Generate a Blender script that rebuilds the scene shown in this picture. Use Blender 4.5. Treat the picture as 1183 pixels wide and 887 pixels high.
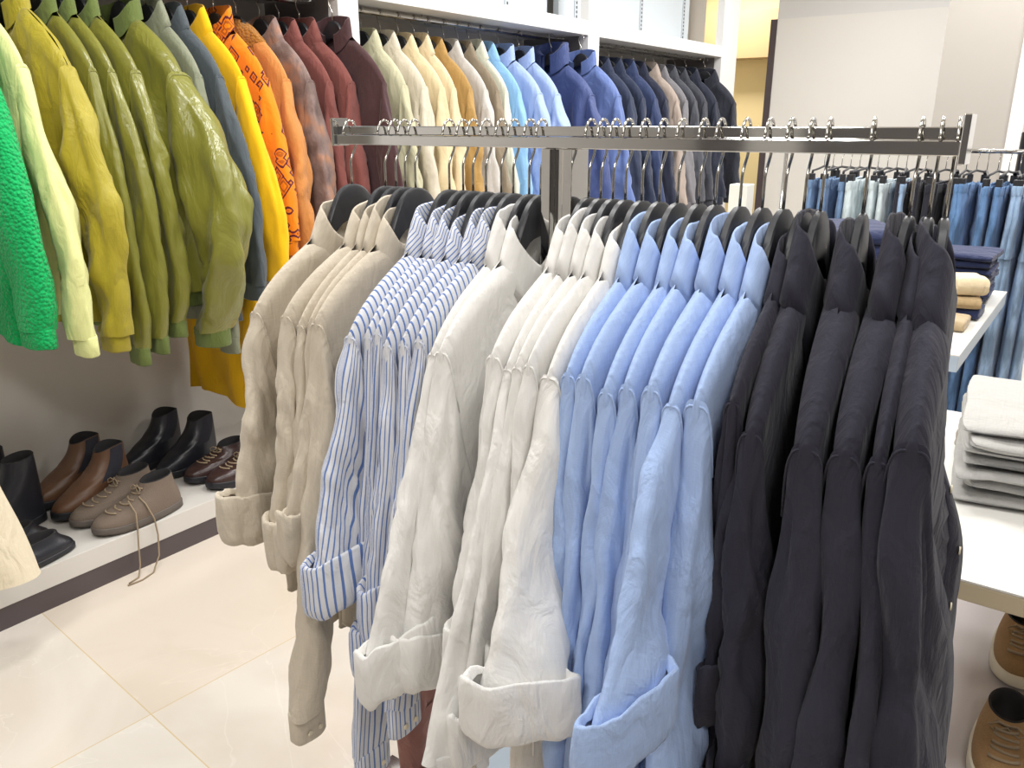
import bpy, math, random
from mathutils import Vector, noise, Matrix
pi = math.pi
sc = bpy.context.scene
for o in list(bpy.data.objects): bpy.data.objects.remove(o)

# ------------------------------------------------------------------ camera
F_PX = 940.0
PITCH = math.atan(299.5 / F_PX)
CAM_H = 1.5
cd = bpy.data.cameras.new('camera'); cam = bpy.data.objects.new('camera', cd); sc.collection.objects.link(cam)
cd.sensor_width = 36.0; cd.sensor_fit = 'HORIZONTAL'; cd.lens = 36.0 * F_PX / 1183.0
cd.clip_start = 0.02; cd.clip_end = 60
cam.location = (0, 0, CAM_H)
cam.rotation_euler = (pi / 2 - PITCH, 0, math.radians(36) - pi / 2)
sc.camera = cam

# ------------------------------------------------------------------ world, light, exposure
w = bpy.data.worlds.new('world'); sc.world = w; w.use_nodes = True
bg = w.node_tree.nodes['Background']; bg.inputs[0].default_value = (1.0, 0.985, 0.965, 1); bg.inputs[1].default_value = 0.42
sc.view_settings.view_transform = 'Standard'; sc.view_settings.look = 'None'
sc.view_settings.gamma = 1.0; sc.view_settings.use_curve_mapping = False
sc.view_settings.exposure = -0.03

def area(name, loc, size, power, target=None, col=(1, 0.99, 0.972), spread=pi):
    l = bpy.data.lights.new(name, 'AREA'); l.shape = 'SQUARE'; l.size = size; l.energy = power; l.color = col; l.spread = spread
    o = bpy.data.objects.new(name, l); sc.collection.objects.link(o); o.location = loc
    t = Vector(target) if target else Vector(loc) - Vector((0, 0, 1))
    o.rotation_euler = (t - Vector(loc)).to_track_quat('-Z', 'Y').to_euler()
    return o
for (x, y, e) in ((-0.6, 1.1, 26), (1.0, 1.7, 26), (2.6, 1.7, 28), (4.4, 1.6, 34), (6.3, 1.3, 42), (0.9, -0.3, 20), (2.6, -0.4, 26), (4.4, -0.4, 34), (-0.8, -0.8, 20), (5.2, .6, 30)):
    area('ceiling_lamp', (x, y, 3.12), 0.45, e * 1.15)

area('passage_fill', (8.7, 3.6, 3.1), .4, 45, col=(1, .93, .8))  # added unseen warm fill that brightens the passage walls

# ------------------------------------------------------------------ helpers
def N(x, y=0.0, z=0.0): return noise.noise(Vector((x, y, z)))
def clamp(x, a=0.0, b=1.0): return max(a, min(b, x))
def sm(x): x = clamp(x); return x * x * (3 - 2 * x)
def lerp(a, b, t): return a + (b - a) * t
def spow(c, e): return math.copysign(abs(c) ** e, c)

class MB:
    def __init__(s): s.v = []; s.f = []; s.uv = []; s.flat = []
    def vert(s, p, uv=(0, 0)): s.v.append(tuple(p)); s.uv.append(uv); return len(s.v) - 1
    def grid(s, nu, nv, fn, closed=False):
        """fn(i, j) -> (point, uv); i in range(nu) around, j in range(nv) along"""
        b = len(s.v)
        for j in range(nv):
            for i in range(nu + (1 if closed else 0)):
                p, uv = fn(i, j); s.vert(p, uv)
        W = nu + (1 if closed else 0)
        for j in range(nv - 1):
            for i in range(W - 1):
                a = b + j * W + i
                s.f.append((a, a + 1, a + 1 + W, a + W))
        return b
    def box(s, x0, x1, y0, y1, z0, z1):
        b = len(s.v)
        for (x, y, z) in ((x0,y0,z0),(x1,y0,z0),(x1,y1,z0),(x0,y1,z0),(x0,y0,z1),(x1,y0,z1),(x1,y1,z1),(x0,y1,z1)):
            s.vert((x, y, z), (x + y, z + y))
        for f in ((0,3,2,1),(4,5,6,7),(0,1,5,4),(1,2,6,5),(2,3,7,6),(3,0,4,7)): s.f.append(tuple(b + k for k in f))
    def tube(s, pts, r, n=8, caps=True):
        pts = [Vector(p) for p in pts]; b = len(s.v); m = len(pts)
        up = None
        for k, p in enumerate(pts):
            d = (pts[min(k + 1, m - 1)] - pts[max(k - 1, 0)]).normalized()
            if up is None:
                up = Vector((0, 0, 1)) if abs(d.z) < .9 else Vector((0, 1, 0))
            sd = d.cross(up).normalized(); up = sd.cross(d).normalized()
            rr = r[k] if isinstance(r, (list, tuple)) else r
            for i in range(n):
                a = 2 * pi * i / n
                s.vert(p + sd * math.cos(a) * rr + up * math.sin(a) * rr, (i / n, k / m))
        for k in range(m - 1):
            for i in range(n):
                a = b + k * n + i; c = b + k * n + (i + 1) % n
                s.f.append((a, c, c + n, a + n))
        if caps:
            s.f.append(tuple(b + i for i in reversed(range(n)))); s.f.append(tuple(b + (m - 1) * n + i for i in range(n)))
    def prism(s, poly, y0, y1, axis='y'):
        """poly in (x,z), extruded along y"""
        b = len(s.v); n = len(poly)
        for y in (y0, y1):
            for (x, z) in poly: s.vert((x, y, z) if axis == 'y' else (y, x, z), (x, z))
        for i in range(n): s.f.append((b + i, b + (i + 1) % n, b + n + (i + 1) % n, b + n + i))
        s.f.append(tuple(b + i for i in reversed(range(n)))); s.f.append(tuple(b + n + i for i in range(n)))
    def build(s, name, mat, parent=None, smooth=True, bevel=0, merge=True, angle=None):
        me = bpy.data.meshes.new(name); me.from_pydata(s.v, [], s.f)
        uvl = me.uv_layers.new(name='UVMap')
        li = [0] * len(me.loops); me.loops.foreach_get('vertex_index', li)
        flat = [c for i in li for c in s.uv[i]]
        uvl.data.foreach_set('uv', flat)
        import bmesh
        bm = bmesh.new(); bm.from_mesh(me)
        if merge: bmesh.ops.remove_doubles(bm, verts=bm.verts, dist=1e-5)
        bmesh.ops.recalc_face_normals(bm, faces=bm.faces)
        if bevel: bmesh.ops.bevel(bm, geom=[e for e in bm.edges if len(e.link_faces) == 2 and e.calc_face_angle(0) > .6], offset=bevel, segments=2, affect='EDGES', profile=.5)
        for f in bm.faces: f.smooth = smooth
        if angle is not None:
            for e in bm.edges:
                if len(e.link_faces) == 2 and e.calc_face_angle(0) > angle: e.smooth = False
        bm.to_mesh(me); bm.free()
        if mat: me.materials.append(mat)
        o = bpy.data.objects.new(name, me); sc.collection.objects.link(o)
        if parent: o.parent = parent
        return o

def tag(o, label=None, cat=None, group=None, kind=None):
    if label: o['label'] = label
    if cat: o['category'] = cat
    if group: o['group'] = group
    if kind: o['kind'] = kind
    return o
def empty(name, loc=(0, 0, 0), rz=0.0, label=None, cat=None, group=None):
    o = bpy.data.objects.new(name, None); sc.collection.objects.link(o); o.empty_display_size = .05
    o.location = loc; o.rotation_euler = (0, 0, rz); return tag(o, label, cat, group)
def dup(root, loc, rz, label=None, group=None, mats=None):
    def cp(o, parent):
        c = o.copy(); sc.collection.objects.link(c); c.parent = parent
        for ch in [q for q in bpy.data.objects if q.parent == o]: cp(ch, c)
        return c
    r = cp(root, None); r.location = loc
    r.rotation_euler = (0, 0, rz)
    if label: r['label'] = label
    if group: r['group'] = group
    return r

# ------------------------------------------------------------------ materials
def srgb(r, g, b):
    f = lambda c: (c / 255 / 12.92) if c / 255 <= .04045 else ((c / 255 + .055) / 1.055) ** 2.4
    return (f(r), f(g), f(b), 1)
def newmat(name):
    m = bpy.data.materials.new(name); m.use_nodes = True
    return m, m.node_tree, m.node_tree.nodes['Principled BSDF']
def simple(name, col, rough=.5, metal=0.0, bump=0, bscale=50, var=0, emit=0):
    m, t, b = newmat(name); b.inputs['Base Color'].default_value = col
    b.inputs['Roughness'].default_value = rough; b.inputs['Metallic'].default_value = metal
    if bump or var:
        tc = t.nodes.new('ShaderNodeTexCoord'); n = t.nodes.new('ShaderNodeTexNoise'); n.inputs['Scale'].default_value = bscale; n.inputs['Detail'].default_value = 4
        t.links.new(tc.outputs['Object'], n.inputs['Vector'])
        if bump:
            bp = t.nodes.new('ShaderNodeBump'); bp.inputs['Strength'].default_value = bump; bp.inputs['Distance'].default_value = .005
            t.links.new(n.outputs['Fac'], bp.inputs['Height']); t.links.new(bp.outputs['Normal'], b.inputs['Normal'])
        if var:
            r = t.nodes.new('ShaderNodeMix'); r.data_type = 'RGBA'
            r.inputs['A'].default_value = tuple(c * (1 - var) for c in col[:3]) + (1,); r.inputs['B'].default_value = tuple(min(1, c * (1 + var)) for c in col[:3]) + (1,)
            t.links.new(n.outputs['Fac'], r.inputs['Factor']); t.links.new(r.outputs['Result'], b.inputs['Base Color'])
    return m
def fabric(name, col, rough=.85, sheen=.15, weave=500, wstr=.25, wrinkle=.6, wr_scale=20, slub=.06, pattern=None, spec=.25):
    m, t, b = newmat(name); L = t.links
    b.inputs['Roughness'].default_value = rough; b.inputs['Specular IOR Level'].default_value = spec
    b.inputs['Sheen Weight'].default_value = sheen; b.inputs['Sheen Roughness'].default_value = .5
    uv = t.nodes.new('ShaderNodeUVMap'); uv.uv_map = 'UVMap'
    tc = t.nodes.new('ShaderNodeTexCoord')
    # slubby yarns: two stretched noises across each other
    hs = []
    for sx, sy in ((weave, weave * .06), (weave * .06, weave)):
        mp = t.nodes.new('ShaderNodeMapping'); mp.inputs['Scale'].default_value = (sx, sy, 1)
        n = t.nodes.new('ShaderNodeTexNoise'); n.inputs['Scale'].default_value = 1; n.inputs['Detail'].default_value = 2
        L.new(uv.outputs[0], mp.inputs[0]); L.new(mp.outputs[0], n.inputs['Vector']); hs.append(n)
    ad = t.nodes.new('ShaderNodeMath'); ad.operation = 'ADD'; L.new(hs[0].outputs['Fac'], ad.inputs[0]); L.new(hs[1].outputs['Fac'], ad.inputs[1])
    wn = t.nodes.new('ShaderNodeTexNoise'); wn.inputs['Scale'].default_value = wr_scale; wn.inputs['Detail'].default_value = 4; wn.inputs['Distortion'].default_value = .8
    mp2 = t.nodes.new('ShaderNodeMapping'); mp2.inputs['Scale'].default_value = (1, 1, .45)
    L.new(tc.outputs['Object'], mp2.inputs[0]); L.new(mp2.outputs[0], wn.inputs['Vector'])
    b1 = t.nodes.new('ShaderNodeBump'); b1.inputs['Strength'].default_value = wrinkle; b1.inputs['Distance'].default_value = .02
    L.new(wn.outputs['Fac'], b1.inputs['Height'])
    b2 = t.nodes.new('ShaderNodeBump'); b2.inputs['Strength'].default_value = wstr; b2.inputs['Distance'].default_value = .0012
    L.new(ad.outputs[0], b2.inputs['Height']); L.new(b1.outputs[0], b2.inputs['Normal']); L.new(b2.outputs[0], b.inputs['Normal'])
    mx = t.nodes.new('ShaderNodeMix'); mx.data_type = 'RGBA'
    hf = t.nodes.new('ShaderNodeMath'); hf.operation = 'MULTIPLY'; hf.inputs[1].default_value = .5; L.new(ad.outputs[0], hf.inputs[0]); L.new(hf.outputs[0], mx.inputs['Factor'])
    c = col[:3]
    mx.inputs['A'].default_value = tuple(q * (1 - slub * 2.2) for q in c) + (1,); mx.inputs['B'].default_value = tuple(min(1, q * (1 + slub * 2.2)) for q in c) + (1,)
    out = mx.outputs['Result']
    if pattern == 'stripe':
        sp = t.nodes.new('ShaderNodeSeparateXYZ'); L.new(uv.outputs[0], sp.inputs[0])
        def band(period, lo, hi, off=0):
            a = t.nodes.new('ShaderNodeMath'); a.operation = 'MULTIPLY_ADD'; a.inputs[1].default_value = 1 / period; a.inputs[2].default_value = off; L.new(sp.outputs[0], a.inputs[0])
            fr = t.nodes.new('ShaderNodeMath'); fr.operation = 'FRACT'; L.new(a.outputs[0], fr.inputs[0])
            g = t.nodes.new('ShaderNodeMath'); g.operation = 'GREATER_THAN'; g.inputs[1].default_value = lo; L.new(fr.outputs[0], g.inputs[0])
            l = t.nodes.new('ShaderNodeMath'); l.operation = 'LESS_THAN'; l.inputs[1].default_value = hi; L.new(fr.outputs[0], l.inputs[0])
            mu = t.nodes.new('ShaderNodeMath'); mu.operation = 'MULTIPLY'; L.new(g.outputs[0], mu.inputs[0]); L.new(l.outputs[0], mu.inputs[1]); return mu
        m1 = band(.0096, .0, .27)
        m3 = t.nodes.new('ShaderNodeMix'); m3.data_type = 'RGBA'; L.new(m1.outputs[0], m3.inputs['Factor']); L.new(out, m3.inputs['A']); m3.inputs['B'].default_value = srgb(96, 124, 182)
        out = m3.outputs['Result']
    elif pattern == 'aztec':
        vo = t.nodes.new('ShaderNodeTexVoronoi'); vo.inputs['Scale'].default_value = 17; vo.feature = 'F1'; vo.distance = 'MANHATTAN'; L.new(tc.outputs['Object'], vo.inputs['Vector'])
        cr = t.nodes.new('ShaderNodeValToRGB'); cr.color_ramp.interpolation = 'CONSTANT'
        e = cr.color_ramp.elements; e[0].position = 0; e[0].color = srgb(238, 140, 20); e[1].position = .33; e[1].color = srgb(176, 92, 30)
        for ps, cc in ((.5, srgb(232, 128, 25)), (.62, srgb(96, 36, 50)), (.78, srgb(236, 140, 30))):
            q = e.new(ps); q.color = cc
        sc2 = t.nodes.new('ShaderNodeMath'); sc2.operation = 'MULTIPLY'; sc2.inputs[1].default_value = 1.1; L.new(vo.outputs['Distance'], sc2.inputs[0])
        L.new(sc2.outputs[0], cr.inputs[0]); out = cr.outputs[0]
    elif pattern == 'worn':
        n = t.nodes.new('ShaderNodeTexNoise'); n.inputs['Scale'].default_value = 9; n.inputs['Detail'].default_value = 6; L.new(tc.outputs['Object'], n.inputs['Vector'])
        cr = t.nodes.new('ShaderNodeValToRGB'); e = cr.color_ramp.elements; e[0].position = .38; e[0].color = srgb(112, 92, 86); e[1].position = .62; e[1].color = srgb(176, 128, 100)
        q = e.new(.5); q.color = srgb(140, 118, 112)
        L.new(n.outputs['Fac'], cr.inputs[0]); out = cr.outputs[0]
    elif pattern == 'denim':
        n = t.nodes.new('ShaderNodeTexNoise'); n.inputs['Scale'].default_value = 24; n.inputs['Detail'].default_value = 5
        mp3 = t.nodes.new('ShaderNodeMapping'); mp3.inputs['Scale'].default_value = (1, 1, .3); L.new(tc.outputs['Object'], mp3.inputs[0]); L.new(mp3.outputs[0], n.inputs['Vector'])
        cr = t.nodes.new('ShaderNodeValToRGB'); e = cr.color_ramp.elements; e[0].position = .4; e[0].color = tuple(q * .68 for q in c) + (1,); e[1].position = .66; e[1].color = tuple(min(1, q * 1.5 + .03) for q in c) + (1,)
        L.new(n.outputs['Fac'], cr.inputs[0]); out = cr.outputs[0]
    L.new(out, b.inputs['Base Color'])
    if pattern == 'sherpa':
        vo = t.nodes.new('ShaderNodeTexVoronoi'); vo.inputs['Scale'].default_value = 95; L.new(tc.outputs['Object'], vo.inputs['Vector'])
        b3 = t.nodes.new('ShaderNodeBump'); b3.inputs['Strength'].default_value = 1; b3.inputs['Distance'].default_value = .008; b3.invert = True
        L.new(vo.outputs['Distance'], b3.inputs['Height']); L.new(b3.outputs[0], b.inputs['Normal'])
    return m

M = {}
M['white_paint'] = simple('white_paint', srgb(226, 224, 222), .45)
M['bay_back'] = simple('bay_back', srgb(206, 200, 192), .7)
M['bay_inner'] = simple('bay_inner', srgb(122, 118, 118), .6)
M['pale_blue_panel'] = simple('pale_blue_panel', srgb(206, 214, 220), .35)
M['plinth_white'] = simple('plinth_white', srgb(214, 210, 204), .18)
M['dark_strip'] = simple('dark_strip', srgb(84, 74, 76), .35)
M['wall_cream'] = simple('wall_cream', srgb(234, 231, 225), .7)
M['wall_white'] = simple('wall_white', srgb(226, 224, 222), .6)
M['wall_grey'] = simple('wall_grey', srgb(168, 162, 154), .7)
M['ceiling'] = simple('ceiling', srgb(225, 222, 216), .8)
M['alcove'] = simple('alcove', srgb(236, 220, 176), .8)
M['alcove_tan'] = simple('alcove_tan', srgb(190, 166, 128), .8)
M['chrome'] = simple('chrome', (.66, .65, .63, 1), .07, 1.0)
M['chrome_hook'] = simple('chrome_hook', (.46, .44, .40, 1), .16, 1.0)
M['black_wood'] = simple('black_wood', srgb(40, 41, 45), .42, 0, .05, 60)
M['black_plastic'] = simple('black_plastic', srgb(34, 34, 38), .4)
M['table_white'] = simple('table_white', srgb(236, 234, 228), .3)
M['table_edge'] = simple('table_edge', srgb(206, 190, 160), .5, 0, 0, 0)
M['table_blue'] = simple('table_blue', srgb(176, 190, 204), .35)
M['shelf_grey'] = simple('shelf_grey', srgb(196, 188, 188), .5)
M['button'] = simple('button', srgb(226, 214, 186), .3)
M['black_leather'] = simple('black_leather', srgb(34, 35, 42), .32, 0, .15, 120)
M['black_sole'] = simple('black_sole', srgb(30, 30, 36), .5)
M['brown_leather'] = simple('brown_leather', srgb(98, 68, 48), .4, 0, .15, 90, .12)
M['dark_brown_leather'] = simple('dark_brown_leather', srgb(58, 40, 38), .32, 0, .15, 90, .12)
M['taupe_suede'] = simple('taupe_suede', srgb(116, 102, 90), .85, 0, .3, 300, .12)
M['taupe_sole'] = simple('taupe_sole', srgb(96, 88, 82), .7)
M['tan_suede'] = simple('tan_suede', srgb(150, 118, 80), .85, 0, .3, 260, .15)
M['cream_sole'] = simple('cream_sole', srgb(226, 218, 198), .5)
M['insole'] = simple('insole', srgb(30, 28, 30), .8)
M['tan_lace'] = simple('tan_lace', srgb(150, 132, 108), .8)
M['paper_tag'] = simple('paper_tag', srgb(238, 236, 226), .6)
M['gore'] = simple('gore', srgb(38, 38, 48), .8, 0, .4, 400)

F = {}
F['beige'] = fabric('beige_linen', srgb(200, 189, 171), slub=.09)
F['stripe'] = fabric('striped_linen', srgb(214, 215, 220), pattern='stripe')
F['white'] = fabric('white_linen', srgb(228, 226, 222), slub=.03, wstr=.18)
F['blue'] = fabric('blue_linen', srgb(164, 187, 228), slub=.08)
F['black'] = fabric('black_linen', srgb(45, 44, 55), slub=.08, sheen=.06)

# floor: large polished stone tiles
def floor_mat():
    m, t, b = newmat('stone_tiles'); L = t.links
    tc = t.nodes.new('ShaderNodeTexCoord')
    mp = t.nodes.new('ShaderNodeMapping'); mp.inputs['Location'].default_value = (-.89, -1.84, 0); mp.vector_type = 'POINT'
    L.new(tc.outputs['Object'], mp.inputs[0])
    rt = mp; mp.inputs['Rotation'].default_value = (0, 0, .08)
    mp.inputs['Location'].default_value = (-.892 * math.cos(.08) + 1.84 * math.sin(.08), -.892 * math.sin(.08) - 1.84 * math.cos(.08), 0)
    sp = t.nodes.new('ShaderNodeSeparateXYZ'); L.new(mp.outputs[0], sp.inputs[0])
    def line(sock, extra=None):
        a = t.nodes.new('ShaderNodeMath'); a.operation = 'PINGPONG'; a.inputs[1].default_value = .6; L.new(sock, a.inputs[0])
        g = t.nodes.new('ShaderNodeMath'); g.operation = 'LESS_THAN'; g.inputs[1].default_value = .0016; L.new(a.outputs[0], g.inputs[0]); return g
    gx = line(sp.outputs[0]); gy = line(sp.outputs[1])
    mxm = t.nodes.new('ShaderNodeMath'); mxm.operation = 'MAXIMUM'; L.new(gx.outputs[0], mxm.inputs[0]); L.new(gy.outputs[0], mxm.inputs[1])
    # per tile tone
    fl = t.nodes.new('ShaderNodeVectorMath'); fl.operation = 'SCALE'; fl.inputs['Scale'].default_value = 1 / 1.2; L.new(mp.outputs[0], fl.inputs[0])
    f2 = t.nodes.new('ShaderNodeVectorMath'); f2.operation = 'FLOOR'; L.new(fl.outputs[0], f2.inputs[0])
    wn = t.nodes.new('ShaderNodeTexWhiteNoise'); L.new(f2.outputs[0], wn.inputs['Vector'])
    n = t.nodes.new('ShaderNodeTexNoise'); n.inputs['Scale'].default_value = 1.6; n.inputs['Detail'].default_value = 7; n.inputs['Distortion'].default_value = 1.2
    av = t.nodes.new('ShaderNodeVectorMath'); av.operation = 'ADD'; L.new(tc.outputs['Object'], av.inputs[0]); L.new(wn.outputs['Color'], av.inputs[1]); L.new(av.outputs[0], n.inputs['Vector'])
    cr = t.nodes.new('ShaderNodeValToRGB'); e = cr.color_ramp.elements; e[0].position = .35; e[0].color = srgb(210, 203, 193); e[1].position = .6; e[1].color = srgb(220, 215, 208)
    L.new(n.outputs['Fac'], cr.inputs[0])
    # veins
    n2 = t.nodes.new('ShaderNodeTexNoise'); n2.inputs['Scale'].default_value = 1.3; n2.inputs['Detail'].default_value = 5; n2.inputs['Distortion'].default_value = 2
    L.new(av.outputs[0], n2.inputs['Vector'])
    sb = t.nodes.new('ShaderNodeMath'); sb.operation = 'SUBTRACT'; sb.inputs[1].default_value = .5; L.new(n2.outputs['Fac'], sb.inputs[0])
    ab = t.nodes.new('ShaderNodeMath'); ab.operation = 'ABSOLUTE'; L.new(sb.outputs[0], ab.inputs[0])
    mr = t.nodes.new('ShaderNodeMapRange'); mr.inputs[1].default_value = 0; mr.inputs[2].default_value = .006; mr.inputs[3].default_value = .35; mr.inputs[4].default_value = 0; L.new(ab.outputs[0], mr.inputs[0])
    m1 = t.nodes.new('ShaderNodeMix'); m1.data_type = 'RGBA'; L.new(mr.outputs[0], m1.inputs['Factor']); L.new(cr.outputs[0], m1.inputs['A']); m1.inputs['B'].default_value = srgb(232, 228, 222)
    hs = t.nodes.new('ShaderNodeMix'); hs.data_type = 'RGBA'; hs.blend_type = 'MULTIPLY'; L.new(m1.outputs['Result'], hs.inputs['A']); hs.inputs['B'].default_value = srgb(250, 238, 224)
    L.new(wn.outputs['Value'], hs.inputs['Factor'])
    m2 = t.nodes.new('ShaderNodeMix'); m2.data_type = 'RGBA'; L.new(mxm.outputs[0], m2.inputs['Factor']); L.new(hs.outputs['Result'], m2.inputs['A']); m2.inputs['B'].default_value = srgb(206, 186, 150)
    L.new(m2.outputs['Result'], b.inputs['Base Color']); b.inputs['Roughness'].default_value = .16
    return m
M['floor'] = floor_mat()

def S(name, mat, *boxes, bevel=0):
    m = MB()
    for b in boxes: m.box(*b)
    return tag(m.build(name, mat, None, smooth=False, bevel=bevel, merge=False), kind='structure')

# ------------------------------------------------------------------ the room
S('floor', M['floor'], (-4, 10.6, -4.5, 3.3, -.05, 0))
S('ceiling', M['ceiling'], (-4, 10.6, -4.5, 3.3, 3.25, 3.3))
S('wall_left', M['bay_back'], (-4, 7.3, 3.2, 3.3, 0, 3.25))
PX = ((2.53, 2.645), (4.52, 4.65), (6.56, 6.87))
for i, (a, b) in enumerate(PX):
    S('trim_%d' % (i + 1), M['white_paint'], (a, b, 2.72, 2.78, .15, 3.2), bevel=.002)
    tag(MB_ := S('trim_%d' % (i + 7), M['bay_inner'], (a + .01, b - .01, 2.78, 3.2, .15, 2.01)), kind='structure')
S('trim_4', M['plinth_white'], (-3, 6.87, 2.56, 3.2, .075, .15), bevel=.002)
S('trim_5', M['dark_strip'], (-3, 6.87, 2.563, 2.6, .0, .075))
for i, (a, b) in enumerate(((-3, 2.53), (2.645, 4.52), (4.65, 6.56))):
    S('trim_%d' % (11 + i), M['white_paint'], (a, b, 2.72, 3.2, 2.008, 2.088), bevel=.002)
    S('trim_%d' % (14 + i), M['pale_blue_panel'], (a, b, 3.02, 3.06, 2.088, 3.2))
# slotted uprights on the pale panels
m_slot = simple('slot_black', srgb(60, 62, 66), .6); m_str = simple('slot_rail', srgb(190, 196, 202), .4)
k = 20
for x in (3.15, 4.1, 4.85, 5.74, 6.45):
    S('trim_%d' % k, m_str, (x - .02, x + .02, 3.012, 3.02, 2.088, 3.2))
    mm = MB()
    for j in range(40): mm.box(x - .006, x + .006, 3.0105, 3.0125, 2.1 + j * .027, 2.115 + j * .027)
    tag(mm.build('trim_%d' % (k + 10), m_slot, None, False, merge=False), kind='structure'); k += 1
# far end of the room
S('wall_far', M['alcove'], (9.6, 9.7, -4.5, 4.6, 0, 3.25))
S('wall_bulkhead', M['wall_white'], (8.05, 8.2, -4.5, 2.82, 2.42, 3.25))
S('wall_panel', M['wall_cream'], (8.0, 8.1, -1.5, 2.80, 0, 2.42))
S('trim_40', M['dark_strip'], (7.99, 8.0, 2.80, 2.86, 0, 2.42), (8.0, 8.1, 2.80, 2.86, 0, 2.42))
S('trim_41', M['alcove_tan'], (9.3, 9.6, 2.7, 4.4, 2.2, 2.68))
S('wall_column', M['wall_grey'], (6.0, 6.6, .61, 1.04, 0, 3.25))
S('trim_42', M['white_paint'], (5.97, 6.1, .53, .61, 0, 3.25), bevel=.004)
S('wall_right', M['wall_white'], (6.1, 6.2, -4.5, .53, 0, 3.25))
S('wall_for_reflections', M['bay_inner'], (-4.1, -4.0, -4.5, 3.3, 0, 3.25))  # unseen dark wall behind the camera, added for dark reflections in the chrome
S('trim_43', M['white_paint'], (-3.95, -.5, 2.70, 2.74, .15, 3.2))  # added white panel out of view, brightens the rail's left-hand reflection
S('trim_44', M['white_paint'], (-4.0, -3.9, -1.2, -.4, 0, 3.25), (-4.0, -3.9, 1.9, 2.3, 0, 3.25))  # added unseen white strips that vary the chrome reflections
S('wall_passage', M['alcove'], (7.3, 9.6, 4.4, 4.6, 0, 3.25))

# ------------------------------------------------------------------ garments
def smooth_curve(ax, W, nb, z0, z1):
    t = clamp((ax - nb) / (W - nb))
    return z0 + (z1 - z0) * (t * .74 + .26 * t ** 4)

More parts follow.
